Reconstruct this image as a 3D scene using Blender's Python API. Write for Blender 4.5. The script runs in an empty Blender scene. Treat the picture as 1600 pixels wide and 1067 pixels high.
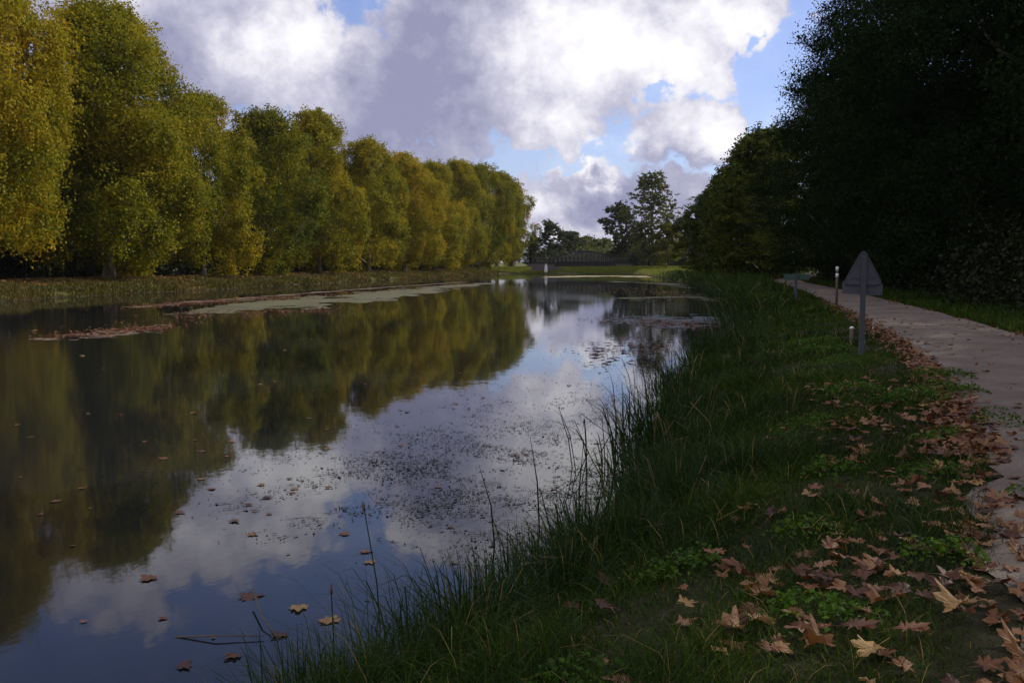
import bpy, math, random
import numpy as np
from mathutils import Vector, Matrix

# ------------------------------------------------------------------ camera, sky, sun, exposure
scene = bpy.context.scene
C = scene.collection
R = math.radians
FP = 1555.0            # focal length in photo pixels (1600 wide)
PITCH = math.atan(123.5 / FP)
cam_d = bpy.data.cameras.new('camera')
cam_d.sensor_width = 36.0
cam_d.lens = 36.0 * FP / 1600.0
cam_d.clip_start = 0.05
cam_d.clip_end = 8000.0
cam = bpy.data.objects.new('camera', cam_d)
C.objects.link(cam)
cam.location = (0.0, 0.0, 1.6)
cam.rotation_euler = (math.pi / 2 - PITCH, 0.0, 0.0)
scene.camera = cam

SUN_AZ, SUN_EL = R(64), R(34)
SUN_STR = 5.0
SKY_STR = 0.15
scene.view_settings.view_transform = 'Standard'
scene.view_settings.look = 'None'
scene.view_settings.gamma = 1.0
scene.view_settings.exposure = -0.3
scene.cycles.max_bounces = 6
scene.cycles.transparent_max_bounces = 6
scene.cycles.transmission_bounces = 3

sdir = Vector((math.sin(SUN_AZ) * math.cos(SUN_EL), math.cos(SUN_AZ) * math.cos(SUN_EL), math.sin(SUN_EL)))
sl = bpy.data.lights.new('sun', 'SUN')
sl.energy = SUN_STR
sl.angle = R(0.6)
sl.color = (1.0, 0.93, 0.80)
sun = bpy.data.objects.new('sun', sl)
sun.rotation_euler = sdir.to_track_quat('Z', 'Y').to_euler()
sun.location = (60, 60, 80)
C.objects.link(sun)


class NT:
    """small helper for writing node graphs"""
    def __init__(s, tree):
        s.t = tree
        s.n = tree.nodes
        s.l = tree.links

    def put(s, sock, v):
        if v is None:
            return
        if isinstance(v, bpy.types.NodeSocket):
            s.l.new(v, sock)
        else:
            sock.default_value = v

    def node(s, typ, **kw):
        n = s.n.new(typ)
        for k, v in kw.items():
            setattr(n, k, v)
        return n

    def m(s, op, a, b=None, c=None, clamp=False):
        n = s.node('ShaderNodeMath', operation=op, use_clamp=clamp)
        s.put(n.inputs[0], a)
        s.put(n.inputs[1], b)
        s.put(n.inputs[2], c)
        return n.outputs[0]

    def vm(s, op, a, b=None, out=0):
        n = s.node('ShaderNodeVectorMath', operation=op)
        s.put(n.inputs[0], a)
        s.put(n.inputs[1], b)
        return n.outputs[out]

    def noise(s, vec, scale, detail=4, rough=0.5, dist=0.0, color=False, dims='3D'):
        n = s.node('ShaderNodeTexNoise', noise_dimensions=dims)
        s.put(n.inputs['Vector'], vec)
        n.inputs['Scale'].default_value = scale
        n.inputs['Detail'].default_value = detail
        n.inputs['Roughness'].default_value = rough
        n.inputs['Distortion'].default_value = dist
        return n.outputs['Color' if color else 'Fac']

    def step(s, v, a, b, lo=0.0, hi=1.0):
        n = s.node('ShaderNodeMapRange', interpolation_type='SMOOTHSTEP')
        s.put(n.inputs[0], v)
        s.put(n.inputs[1], a)
        s.put(n.inputs[2], b)
        s.put(n.inputs[3], lo)
        s.put(n.inputs[4], hi)
        return n.outputs[0]

    def mix(s, f, a, b):
        n = s.node('ShaderNodeMix', data_type='RGBA')
        s.put(n.inputs[0], f)
        s.put(n.inputs[6], a if isinstance(a, bpy.types.NodeSocket) else (*a, 1.0))
        s.put(n.inputs[7], b if isinstance(b, bpy.types.NodeSocket) else (*b, 1.0))
        return n.outputs[2]

    def ramp(s, f, stops):
        n = s.node('ShaderNodeValToRGB')
        s.put(n.inputs[0], f)
        cr = n.color_ramp
        while len(cr.elements) < len(stops):
            cr.elements.new(0.5)
        for e, (p, c) in zip(cr.elements, stops):
            e.position = p
            e.color = (*c, 1.0)
        return n.outputs[0]


def px_uv(px, py):
    """photo pixel -> (azimuth, elevation) of that direction, in units of 1/15.55 rad"""
    x = (px - 800) / FP
    yd = (533.5 - py) / FP
    v = Vector((x, math.cos(PITCH) + yd * math.sin(PITCH), -math.sin(PITCH) + yd * math.cos(PITCH))).normalized()
    return 15.55 * math.atan2(v.x, v.y), 15.55 * math.asin(v.z)


def make_world():
    w = bpy.data.worlds.new('World')
    scene.world = w
    w.use_nodes = True
    nt = NT(w.node_tree)
    nt.n.clear()
    sky = nt.node('ShaderNodeTexSky', sky_type='NISHITA')
    sky.sun_disc = False
    sky.sun_elevation = SUN_EL
    sky.sun_rotation = SUN_AZ
    sky.air_density = 1.0
    sky.dust_density = 0.6
    sky.ozone_density = 2.5
    tc = nt.node('ShaderNodeTexCoord')
    d = tc.outputs['Generated']
    sp = nt.node('ShaderNodeSeparateXYZ')
    nt.l.new(d, sp.inputs[0])
    az = nt.m('ARCTAN2', sp.outputs[0], sp.outputs[1])
    el = nt.m('ARCSINE', sp.outputs[2])
    cb = nt.node('ShaderNodeCombineXYZ')
    nt.put(cb.inputs[0], nt.m('MULTIPLY', az, 15.55))
    nt.put(cb.inputs[1], nt.m('MULTIPLY', el, 15.55))
    uv = cb.outputs[0]
    # billowing distortion of the outline
    n1 = nt.noise(uv, 0.55, 5, 0.55, color=True)
    wob = nt.vm('SUBTRACT', n1, (0.5, 0.5, 0.5))
    sc = nt.vm('MULTIPLY', wob, (1.9, 1.6, 0.0))
    uvd = nt.vm('ADD', uv, sc)
    n2 = nt.vm('SUBTRACT', nt.noise(uv, 2.6, 5, 0.6, color=True), (0.5, 0.5, 0.5))
    uvd = nt.vm('ADD', uvd, nt.vm('MULTIPLY', n2, (0.7, 0.7, 0.0)))

    def blobs(lst, vec):
        acc = None
        for (px, py, rx, ry, wt) in lst:
            u, v = px_uv(px, py)
            q = nt.vm('SUBTRACT', vec, (u, v, 0))
            q = nt.vm('MULTIPLY', q, (100.0 / rx, 100.0 / ry, 0.0))
            ln = nt.vm('LENGTH', q, out=1)
            val = nt.m('MULTIPLY_ADD', ln, -wt, wt)
            acc = val if acc is None else nt.m('SMOOTH_MAX', acc, val, 0.12)
        return acc
    body = blobs([(300, 60, 270, 165, 1.0), (150, -40, 330, 120, 1.0), (640, 150, 215, 120, 1.0), (760, 40, 190, 150, 1.0), (930, 70, 250, 140, 1.0),
                  (1090, 40, 170, 110, 1.0), (850, 195, 120, 62, 1.0), (1085, 215, 125, 62, 0.9),
                  (1150, 180, 45, 36, 0.8), (930, 310, 120, 60, 1.0), (850, 325, 70, 55, 0.9), (1050, 330, 130, 60, .8),
                  (880, 385, 330, 32, 0.8), (1500, 40, 120, 60, 0.8), (1230, 330, 130, 50, 0.8),
                  (-250, 150, 300, 160, 0.8), (690, 265, 130, 34, .6), (520, 230, 160, 70, 0.8), (1210, 0, 50, 20, .4)], uvd)
    fine = nt.noise(uv, 1.5, 8, 0.62)
    fine2 = nt.noise(uv, 4.6, 6, 0.6)
    holes = blobs([(1005, 150, 45, 30, .5), (1225, 130, 75, 100, 1.0), (800, 258, 100, 16, .8),
                   (1190, 40, 22, 45, .6)], uvd)
    # clouds elsewhere in the sky
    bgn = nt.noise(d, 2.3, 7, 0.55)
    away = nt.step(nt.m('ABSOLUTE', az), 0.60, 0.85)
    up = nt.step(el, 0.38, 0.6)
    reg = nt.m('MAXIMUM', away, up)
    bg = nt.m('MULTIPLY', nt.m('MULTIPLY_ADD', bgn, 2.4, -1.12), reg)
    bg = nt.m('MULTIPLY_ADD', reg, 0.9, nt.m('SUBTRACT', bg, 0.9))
    dens = nt.m('ADD', body, nt.m('MULTIPLY_ADD', fine, 1.0, -0.5))
    dens = nt.m('ADD', dens, nt.m('MULTIPLY_ADD', fine2, 0.35, -0.175))
    dens = nt.m('SUBTRACT', dens, nt.m('MAXIMUM', nt.m('MULTIPLY', holes, 1.0), 0.0))
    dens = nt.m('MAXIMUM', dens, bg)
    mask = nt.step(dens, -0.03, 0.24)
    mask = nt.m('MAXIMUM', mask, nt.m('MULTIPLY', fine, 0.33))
    # bright (sun facing) and grey-violet (thick) parts
    bright = blobs([(470, 70, 120, 120, 1.1), (930, 60, 230, 130, 1.2), (1060, 90, 160, 130, 1.1), (860, 190, 110, 75, .9), (1120, 205, 120, 65, 1.1),
                    (960, 235, 90, 25, .8), (845, 310, 50, 35, 0.8), (930, 262, 90, 20, 1.0), (880, 380, 300, 30, 0.5), (640, -40, 200, 40, .5),
                    (300, -60, 250, 60, .6), (1150, 20, 120, 80, 1.0)], uvd)
    dull = blobs([(630, 150, 200, 130, 1.1), (690, 40, 130, 90, 0.8), (760, 190, 130, 60, .6), (230, 130, 170, 100, .35), (940, 315, 70, 45, 1.1), (1050, 262, 110, 22, .6)], uvd)
    t = nt.m('ADD', nt.m('MAXIMUM', bright, -0.3), 0.42)
    t = nt.m('SUBTRACT', t, nt.m('MULTIPLY', nt.m('MAXIMUM', dull, 0.0), 0.72))
    t = nt.m('ADD', t, nt.m('MULTIPLY_ADD', fine, 1.9, -0.95))
    t = nt.m('ADD', t, nt.m('MULTIPLY_ADD', fine2, 0.45, -0.22))
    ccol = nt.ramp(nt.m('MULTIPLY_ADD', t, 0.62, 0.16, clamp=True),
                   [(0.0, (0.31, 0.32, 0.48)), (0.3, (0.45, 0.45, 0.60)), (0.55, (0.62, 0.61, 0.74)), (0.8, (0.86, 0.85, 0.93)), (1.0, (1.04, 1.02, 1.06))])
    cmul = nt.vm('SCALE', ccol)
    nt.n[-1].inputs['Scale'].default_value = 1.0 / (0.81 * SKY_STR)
    # unseen clouds behind and overhead, boosted and warmed as added fill for the shade
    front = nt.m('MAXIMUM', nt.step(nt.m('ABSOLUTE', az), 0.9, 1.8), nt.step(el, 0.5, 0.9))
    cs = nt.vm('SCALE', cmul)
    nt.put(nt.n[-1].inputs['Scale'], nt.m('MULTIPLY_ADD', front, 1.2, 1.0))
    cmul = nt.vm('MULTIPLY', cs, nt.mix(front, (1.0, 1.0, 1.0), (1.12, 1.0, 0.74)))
    skyt = nt.vm('MULTIPLY', sky.outputs[0], (0.98, 0.95, 1.22))
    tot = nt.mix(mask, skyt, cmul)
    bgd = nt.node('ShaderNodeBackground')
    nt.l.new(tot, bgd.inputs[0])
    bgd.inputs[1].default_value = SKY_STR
    out = nt.node('ShaderNodeOutputWorld')
    nt.l.new(bgd.outputs[0], out.inputs[0])


make_world()

# ------------------------------------------------------------------ materials
def new_mat(name):
    mt = bpy.data.materials.new(name)
    mt.use_nodes = True
    nt = NT(mt.node_tree)
    nt.n.clear()
    nt.out = nt.node('ShaderNodeOutputMaterial')
    return mt, nt


def principled(nt, col, rough=0.8, spec=0.3, metal=0.0, normal=None):
    p = nt.node('ShaderNodeBsdfPrincipled')
    nt.put(p.inputs['Base Color'], col if isinstance(col, bpy.types.NodeSocket) else (*col, 1.0))
    nt.put(p.inputs['Roughness'], rough)
    p.inputs['Specular IOR Level'].default_value = spec
    p.inputs['Metallic'].default_value = metal
    if normal is not None:
        nt.l.new(normal, p.inputs['Normal'])
    return p.outputs[0]


def bump(nt, h, strength, dist):
    b = nt.node('ShaderNodeBump')
    nt.put(b.inputs['Height'], h)
    b.inputs['Strength'].default_value = strength
    b.inputs['Distance'].default_value = dist
    return b.outputs[0]


def leaf_mat(name, stops, transl=0.35, rough=0.55, spec=0.25, noise_scale=0.35, noise_amt=0.6, val=1.0):
    """foliage: ramp over per-leaf tint plus slow patches in object space"""
    mt, nt = new_mat(name)
    at = nt.node('ShaderNodeAttribute', attribute_name='tint')
    tc = nt.node('ShaderNodeTexCoord')
    oi = nt.node('ShaderNodeObjectInfo')
    off = nt.vm('ADD', tc.outputs['Object'], nt.vm('SCALE', (13.0, 7.0, 3.0)))
    nt.n[-2].inputs['Scale'].default_value = 1.0
    nt.l.new(oi.outputs['Random'], nt.n[-2].inputs['Scale'])
    nz = nt.noise(off, noise_scale, 3, 0.6)
    f = nt.m('MULTIPLY_ADD', at.outputs['Fac'], 1.0 - noise_amt * 0.5, 0.0)
    f = nt.m('ADD', f, nt.m('MULTIPLY_ADD', nz, noise_amt * 2.2, -noise_amt * 1.35))
    sc = nt.node('ShaderNodeSeparateColor')
    nt.l.new(oi.outputs['Color'], sc.inputs[0])
    f = nt.m('ADD', f, nt.m('SUBTRACT', sc.outputs[0], 1.0))      # per-object shift
    f = nt.m('ADD', f, nt.m('MULTIPLY_ADD', oi.outputs['Random'], 0.2, -0.04), clamp=True)
    col = nt.ramp(f, [(p, tuple(val * q for q in c)) for p, c in stops])
    a = principled(nt, col, rough, spec)
    tr = nt.node('ShaderNodeBsdfTranslucent')
    nt.l.new(nt.vm('MULTIPLY', col, (1.25, 1.15, 0.6)), tr.inputs[0])
    ms = nt.node('ShaderNodeMixShader')
    ms.inputs[0].default_value = transl
    nt.l.new(a, ms.inputs[1])
    nt.l.new(tr.outputs[0], ms.inputs[2])
    nt.l.new(ms.outputs[0], nt.out.inputs[0])
    return mt


M = {}
M['plane'] = leaf_mat('plane_foliage', [(0.0, (0.07, 0.10, 0.008)), (0.35, (0.21, 0.20, 0.010)), (0.7, (0.34, 0.25, 0.012)), (1.0, (0.46, 0.28, 0.018))], 0.36, 0.7, 0.12, 0.16, 0.55)
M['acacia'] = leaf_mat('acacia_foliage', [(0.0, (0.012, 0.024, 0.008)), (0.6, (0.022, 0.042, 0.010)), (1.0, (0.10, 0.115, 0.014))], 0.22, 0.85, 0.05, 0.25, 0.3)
M['far_green'] = leaf_mat('far_green_foliage', [(0.0, (0.07, 0.09, 0.03)), (0.5, (0.11, 0.125, 0.03)), (1.0, (0.17, 0.16, 0.03))], 0.3, 0.6, 0.2, 0.25, 0.4)
M['far_dark'] = leaf_mat('far_dark_foliage', [(0.0, (0.040, 0.056, 0.030)), (1.0, (0.085, 0.10, 0.035))], 0.25, 0.6, 0.2, 0.25, 0.4)
M['far_yellow'] = leaf_mat('far_yellow_foliage', [(0.0, (0.09, 0.11, 0.015)), (1.0, (0.2, 0.18, 0.02))], 0.35, 0.6, 0.2, 0.25, 0.4)
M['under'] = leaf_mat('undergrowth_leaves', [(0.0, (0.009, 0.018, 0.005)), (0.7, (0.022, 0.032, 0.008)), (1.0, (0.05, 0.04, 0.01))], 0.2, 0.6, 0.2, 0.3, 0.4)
M['grass'] = leaf_mat('grass_blades', [(0.0, (0.012, 0.030, 0.004)), (0.5, (0.038, 0.078, 0.005)), (0.85, (0.095, 0.12, 0.012)), (1.0, (0.27, 0.20, 0.07))], 0.3, 0.65, 0.12, 0.5, 0.5)
M['meadow'] = leaf_mat('bank_meadow_blades', [(0.0, (0.06, 0.065, 0.012)), (0.4, (0.12, 0.095, 0.02)), (0.7, (0.17, 0.10, 0.035)), (1.0, (0.17, 0.065, 0.03))], 0.3, 0.6, 0.2, 0.12, 0.6)
M['far_meadow'] = leaf_mat('sunny_meadow_blades', [(0.0, (0.12, 0.16, 0.02)), (1.0, (0.26, 0.25, 0.04))], 0.3, 0.6, 0.2, 0.12, 0.6)
M['sedge'] = leaf_mat('sedge_blades', [(0.0, (0.012, 0.034, 0.007)), (0.7, (0.028, 0.062, 0.010)), (0.93, (0.06, 0.075, 0.02)), (1.0, (0.20, 0.16, 0.08))], 0.25, 0.65, 0.15, 0.8, 0.3)
M['herb'] = leaf_mat('herb_leaves', [(0.0, (0.03, 0.075, 0.008)), (0.6, (0.07, 0.15, 0.010)), (1.0, (0.13, 0.21, 0.02))], 0.3, 0.65, 0.15, 0.7, 0.35)
M['weed'] = leaf_mat('pond_weed_scraps', [(0.0, (0.02, 0.03, 0.012)), (0.7, (0.045, 0.05, 0.02)), (1.0, (0.16, 0.10, 0.05))], 0.1, 0.5, 0.3, 0.5, 0.4)


def mat_dead_leaf():
    mt, nt = new_mat('dead_plane_leaf')
    oi = nt.node('ShaderNodeObjectInfo')
    at = nt.node('ShaderNodeAttribute', attribute_name='tint')
    tc = nt.node('ShaderNodeTexCoord')
    r = nt.m('FRACT', nt.m('ADD', oi.outputs['Random'], at.outputs['Fac']))
    col = nt.ramp(r, [(0.0, (0.07, 0.022, 0.009)), (0.3, (0.17, 0.062, 0.018)), (0.6, (0.24, 0.105, 0.030)),
                      (0.9, (0.36, 0.20, 0.09)), (0.985, (0.42, 0.27, 0.09))])
    nz = nt.noise(tc.outputs['Object'], 22.0, 5, 0.6)
    col = nt.mix(nt.step(nz, 0.45, 0.75, 0.0, 0.75), col, (0.10, 0.045, 0.025))
    b = bump(nt, nz, 0.4, 0.01)
    a = principled(nt, col, 0.5, 0.4, normal=b)
    tr = nt.node('ShaderNodeBsdfTranslucent')
    nt.l.new(col, tr.inputs[0])
    ms = nt.node('ShaderNodeMixShader')
    ms.inputs[0].default_value = 0.2
    nt.l.new(a, ms.inputs[1])
    nt.l.new(tr.outputs[0], ms.inputs[2])
    nt.l.new(ms.outputs[0], nt.out.inputs[0])
    return mt


def mat_ground():
    mt, nt = new_mat('ground_soil_and_turf')
    g = nt.node('ShaderNodeNewGeometry')
    P = g.outputs['Position']
    a = nt.noise(P, 0.12, 4, 0.6)
    b = nt.noise(P, 1.7, 6, 0.65)
    c = nt.noise(P, 14.0, 5, 0.7)
    turf = nt.mix(nt.step(b, 0.35, 0.65), (0.045, 0.075, 0.014), (0.11, 0.125, 0.022))
    dry = nt.mix(nt.step(c, 0.35, 0.65), (0.13, 0.085, 0.035), (0.22, 0.17, 0.07))
    col = nt.mix(nt.step(a, 0.48, 0.62), turf, dry)
    sp = nt.node('ShaderNodeSeparateXYZ')
    nt.l.new(P, sp.inputs[0])
    # wet mud under and just above the water line
    mud = nt.step(nt.m('ADD', sp.outputs[2], nt.m('MULTIPLY', b, 0.25)), -0.62, -0.9)
    col = nt.mix(mud, col, (0.035, 0.028, 0.018))
    # turf on the near bank is darker
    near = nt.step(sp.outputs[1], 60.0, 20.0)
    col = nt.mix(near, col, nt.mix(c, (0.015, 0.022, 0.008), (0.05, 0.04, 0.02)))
    nb = bump(nt, nt.m('ADD', b, nt.m('MULTIPLY', c, 0.4)), 0.7, 0.12)
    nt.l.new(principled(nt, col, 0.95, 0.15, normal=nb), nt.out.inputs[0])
    return mt


def mat_path():
    mt, nt = new_mat('path_gravel')
    g = nt.node('ShaderNodeNewGeometry')
    P = g.outputs['Position']
    big = nt.noise(P, 0.8, 5, 0.6)
    sm = nt.noise(P, 45.0, 4, 0.7)
    v = nt.node('ShaderNodeTexVoronoi')
    nt.l.new(P, v.inputs['Vector'])
    v.inputs['Scale'].default_value = 60.0
    peb = v.outputs['Color']
    bw = nt.node('ShaderNodeRGBToBW')
    nt.l.new(peb, bw.inputs[0])
    col = nt.mix(nt.step(big, 0.3, 0.7), (0.15, 0.125, 0.10), (0.27, 0.235, 0.185))
    col = nt.mix(nt.m('MULTIPLY', bw.outputs[0], 0.55), col, (0.16, 0.13, 0.13))
    col = nt.mix(nt.step(sm, 0.55, 0.75, 0, 0.5), col, (0.55, 0.50, 0.46))
    nb = bump(nt, nt.m('ADD', nt.m('MULTIPLY', v.outputs['Distance'], 0.6), sm), 0.6, 0.02)
    nt.l.new(principled(nt, col, 1.0, 0.05, normal=nb), nt.out.inputs[0])
    return mt


def mat_water():
    mt, nt = new_mat('canal_water')
    g = nt.node('ShaderNodeNewGeometry')
    P = g.outputs['Position']
    mp = nt.vm('MULTIPLY', P, (1.0, 0.55, 1.0))
    r1 = nt.noise(mp, 3.2, 3, 0.5)
    r2 = nt.noise(mp, 0.5, 3, 0.5)
    r3 = nt.noise(P, 18.0, 2, 0.5)
    # breeze patches where the ripples are stronger
    br = nt.step(nt.noise(nt.vm('MULTIPLY', P, (0.05, 0.018, 0.05)), 1.0, 3, 0.5), 0.46, 0.62)
    h = nt.m('ADD', nt.m('MULTIPLY', r1, 0.012), nt.m('MULTIPLY', r2, 0.02))
    h = nt.m('ADD', h, nt.m('MULTIPLY', nt.m('MULTIPLY', r3, 0.003), nt.m('MULTIPLY_ADD', br, 1.0, 0.25)))
    b = nt.node('ShaderNodeBump')
    nt.l.new(h, b.inputs['Height'])
    b.inputs['Strength'].default_value = 0.10
    b.inputs['Distance'].default_value = 1.0
    murk = nt.mix(nt.noise(P, 0.15, 3, 0.5), (0.008, 0.010, 0.016), (0.014, 0.015, 0.014))
    p = nt.node('ShaderNodeBsdfPrincipled')
    nt.l.new(murk, p.inputs['Base Color'])
    nt.put(p.inputs['Roughness'], nt.m('MULTIPLY_ADD', br, 0.05, 0.03))
    p.inputs['IOR'].default_value = 1.333
    p.inputs['Specular IOR Level'].default_value = 0.5
    nt.l.new(b.outputs[0], p.inputs['Normal'])
    nt.l.new(p.outputs[0], nt.out.inputs[0])
    return mt


def mat_bark(name, c1, c2):
    mt, nt = new_mat(name)
    tc = nt.node('ShaderNodeTexCoord')
    n1 = nt.noise(nt.vm('MULTIPLY', tc.outputs['Object'], (1, 1, 0.35)), 2.6, 5, 0.65)
    col = nt.mix(nt.step(n1, 0.42, 0.6), c1, c2)
    nt.l.new(principled(nt, col, 0.9, 0.2, normal=bump(nt, n1, 0.8, 0.08)), nt.out.inputs[0])
    return mt


def mat_algae(name, c1, c2, c3):
    mt, nt = new_mat(name)
    g = nt.node('ShaderNodeNewGeometry')
    P = g.outputs['Position']
    n1 = nt.noise(nt.vm('MULTIPLY', P, (1, 0.5, 1)), 0.35, 6, 0.65)
    n2 = nt.noise(P, 6.0, 4, 0.7)
    col = nt.mix(nt.step(n1, 0.35, 0.6), c1, c2)
    col = nt.mix(nt.step(n2, 0.5, 0.7), col, c3)
    nt.l.new(principled(nt, col, 0.7, 0.3, normal=bump(nt, n2, 0.5, 0.03)), nt.out.inputs[0])
    return mt


def mat_paint(name, col, rough=0.5, metal=0.0, dirt=0.35, dcol=(0.08, 0.08, 0.07)):
    mt, nt = new_mat(name)
    tc = nt.node('ShaderNodeTexCoord')
    n1 = nt.noise(tc.outputs['Object'], 5.0, 6, 0.65)
    c = nt.mix(nt.step(n1, 0.45, 0.75, 0.0, dirt), col, dcol)
    nt.l.new(principled(nt, c, rough, 0.4, metal, normal=bump(nt, n1, 0.15, 0.01)), nt.out.inputs[0])
    return mt


M['dead'] = mat_dead_leaf()
M['ground'] = mat_ground()
M['path'] = mat_path()
M['water'] = mat_water()
M['bark_plane'] = mat_bark('plane_bark', (0.11, 0.09, 0.06), (0.26, 0.23, 0.17))
M['bark_dark'] = mat_bark('dark_bark', (0.035, 0.028, 0.022), (0.09, 0.075, 0.06))
M['algae'] = mat_algae('algae_film', (0.05, 0.05, 0.018), (0.085, 0.085, 0.03), (0.13, 0.10, 0.055))
M['algae_brown'] = mat_algae('brown_weed_film', (0.07, 0.045, 0.025), (0.12, 0.08, 0.045), (0.22, 0.13, 0.09))
M['algae_pale'] = mat_algae('pale_film', (0.18, 0.17, 0.08), (0.27, 0.23, 0.11), (0.34, 0.28, 0.19))
M['sign_back'] = mat_paint('sign_back_grey', (0.085, 0.09, 0.11), 0.75, 0.1)
M['steel'] = mat_paint('galvanised_post', (0.075, 0.08, 0.095), 0.75, 0.1)
M['white'] = mat_paint('white_paint', (0.78, 0.78, 0.78), 0.5)
M['bridge_steel'] = mat_paint('bridge_steel', (0.022, 0.022, 0.028), 0.8)
M['bridge_rail'] = mat_paint('bridge_rail_paint', (0.11, 0.105, 0.095), 0.8)
M['concrete'] = mat_paint('weathered_concrete', (0.10, 0.085, 0.085), 0.9)
M['road'] = mat_paint('pale_asphalt', (0.24, 0.22, 0.24), 0.9)
M['wood'] = mat_paint('weathered_wood', (0.12, 0.09, 0.07), 0.85)
M['green_plate'] = mat_paint('dark_green_plate', (0.05, 0.10, 0.08), 0.5)


# ------------------------------------------------------------------ mesh helpers
def mesh_np(name, verts, loops, starts, tint=None, mats=(), smooth=False):
    me = bpy.data.meshes.new(name)
    nv = len(verts)
    me.vertices.add(nv)
    me.vertices.foreach_set('co', np.ascontiguousarray(verts, np.float32).ravel())
    me.loops.add(len(loops))
    me.loops.foreach_set('vertex_index', np.ascontiguousarray(loops, np.int32))
    me.polygons.add(len(starts))
    me.polygons.foreach_set('loop_start', np.ascontiguousarray(starts, np.int32))
    if smooth:
        me.polygons.foreach_set('use_smooth', np.ones(len(starts), bool))
    me.update(calc_edges=True)
    if tint is not None:
        a = me.attributes.new('tint', 'FLOAT', 'FACE')
        a.data.foreach_set('value', np.ascontiguousarray(tint, np.float32))
    for m_ in mats:
        me.materials.append(m_)
    me.validate()
    return me


def quads_mesh(name, V, tint, m_):
    """V: (N,4,3)"""
    n = len(V)
    return mesh_np(name, V.reshape(-1, 3), np.arange(n * 4), np.arange(n) * 4, tint, [m_])


def add(name, me, parent=None, loc=(0, 0, 0), rot=(0, 0, 0), scale=(1, 1, 1)):
    o = bpy.data.objects.new(name, me)
    C.objects.link(o)
    o.location = loc
    o.rotation_euler = rot
    o.scale = scale
    if parent is not None:
        o.parent = parent
    return o


def tag(o, label=None, cat=None, group=None, kind=None):
    if label:
        o['label'] = label
    if cat:
        o['category'] = cat
    if group:
        o['group'] = group
    if kind:
        o['kind'] = kind
    return o


def unit(v):
    return v / (np.linalg.norm(v, axis=-1, keepdims=True) + 1e-9)


def leaf_quads(rng, P, Nrm, L, W):
    """diamond leaves lightly folded; P (n,3) Nrm (n,3)"""
    n = len(P)
    t = unit(np.cross(Nrm, rng.normal(size=(n, 3))))
    b = np.cross(Nrm, t)
    L = np.asarray(L).reshape(-1, 1) * 0.5
    W = np.asarray(W).reshape(-1, 1) * 0.5
    V = np.empty((n, 4, 3))
    V[:, 0] = P - t * L
    V[:, 1] = P + b * W + Nrm * W * 0.35
    V[:, 2] = P + t * L
    V[:, 3] = P - b * W + Nrm * W * 0.35
    return V


class MB:
    """collects tubes, boxes and prisms into one mesh"""
    def __init__(s):
        s.v = []
        s.f = []

    def tube(s, pts, rad, k=8, cap=True):
        pts = [Vector(p) for p in pts]
        base = len(s.v)
        n = len(pts)
        ref = Vector((0.31, 0.87, 0.13)).normalized()
        for i, p in enumerate(pts):
            d = (pts[min(i + 1, n - 1)] - pts[max(i - 1, 0)]).normalized()
            u = d.cross(ref)
            if u.length < 1e-3:
                u = d.cross(Vector((1, 0, 0)))
            u.normalize()
            w = d.cross(u)
            r = rad[i] if hasattr(rad, '__len__') else rad
            for j in range(k):
                a = 2 * math.pi * j / k
                s.v.append(tuple(p + u * (math.cos(a) * r) + w * (math.sin(a) * r)))
        for i in range(n - 1):
            for j in range(k):
                a, b = base + i * k + j, base + i * k + (j + 1) % k
                s.f.append((a, b, b + k, a + k))
        if cap:
            s.f.append(tuple(base + j for j in range(k))[::-1])
            s.f.append(tuple(base + (n - 1) * k + j for j in range(k)))
        return s

    def box(s, c, size, rot=None):
        base = len(s.v)
        hx, hy, hz = size[0] / 2, size[1] / 2, size[2] / 2
        mt = rot if rot is not None else Matrix.Identity(3)
        for x in (-hx, hx):
            for y in (-hy, hy):
                for z in (-hz, hz):
                    s.v.append(tuple(Vector(c) + mt @ Vector((x, y, z))))
        for f in ((0, 1, 3, 2), (4, 6, 7, 5), (0, 4, 5, 1), (2, 3, 7, 6), (0, 2, 6, 4), (1, 5, 7, 3)):
            s.f.append(tuple(base + i for i in f))
        return s

    def bar(s, a, b, w, h=None):
        a, b = Vector(a), Vector(b)
        d = b - a
        q = d.to_track_quat('X', 'Z').to_matrix()
        return s.box((a + b) / 2, (d.length, w, h or w), q)

    def prism(s, outline, y0, y1):
        """outline in xz, extruded from y0 to y1"""
        base = len(s.v)
        n = len(outline)
        for y in (y0, y1):
            for x, z in outline:
                s.v.append((x, y, z))
        s.f.append(tuple(base + i for i in range(n)))
        s.f.append(tuple(base + n + i for i in range(n))[::-1])
        for i in range(n):
            j = (i + 1) % n
            s.f.append((base + i, base + n + i, base + n + j, base + j))
        return s

    def mesh(s, name, m_, smooth=False):
        me = bpy.data.meshes.new(name)
        me.from_pydata(s.v, [], s.f)
        me.materials.append(m_)
        if smooth:
            for p in me.polygons:
                p.use_smooth = True
        me.update()
        return me


# ------------------------------------------------------------------ terrain
WZ = -1.0
_t = np.arange(-60, 420, 0.5)


def curve(pts, win=9):
    y = np.interp(_t, [p[0] for p in pts], [p[1] for p in pts])
    # continue the first slope so the padding does not bend the end
    k = np.hanning(win + 2)[1:-1]
    k /= k.sum()
    yp = np.concatenate([2 * y[0] - y[1:win + 1][::-1], y, 2 * y[-1] - y[-win - 1:-1][::-1]])
    return np.convolve(yp, k, 'same')[win:-win]


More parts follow.
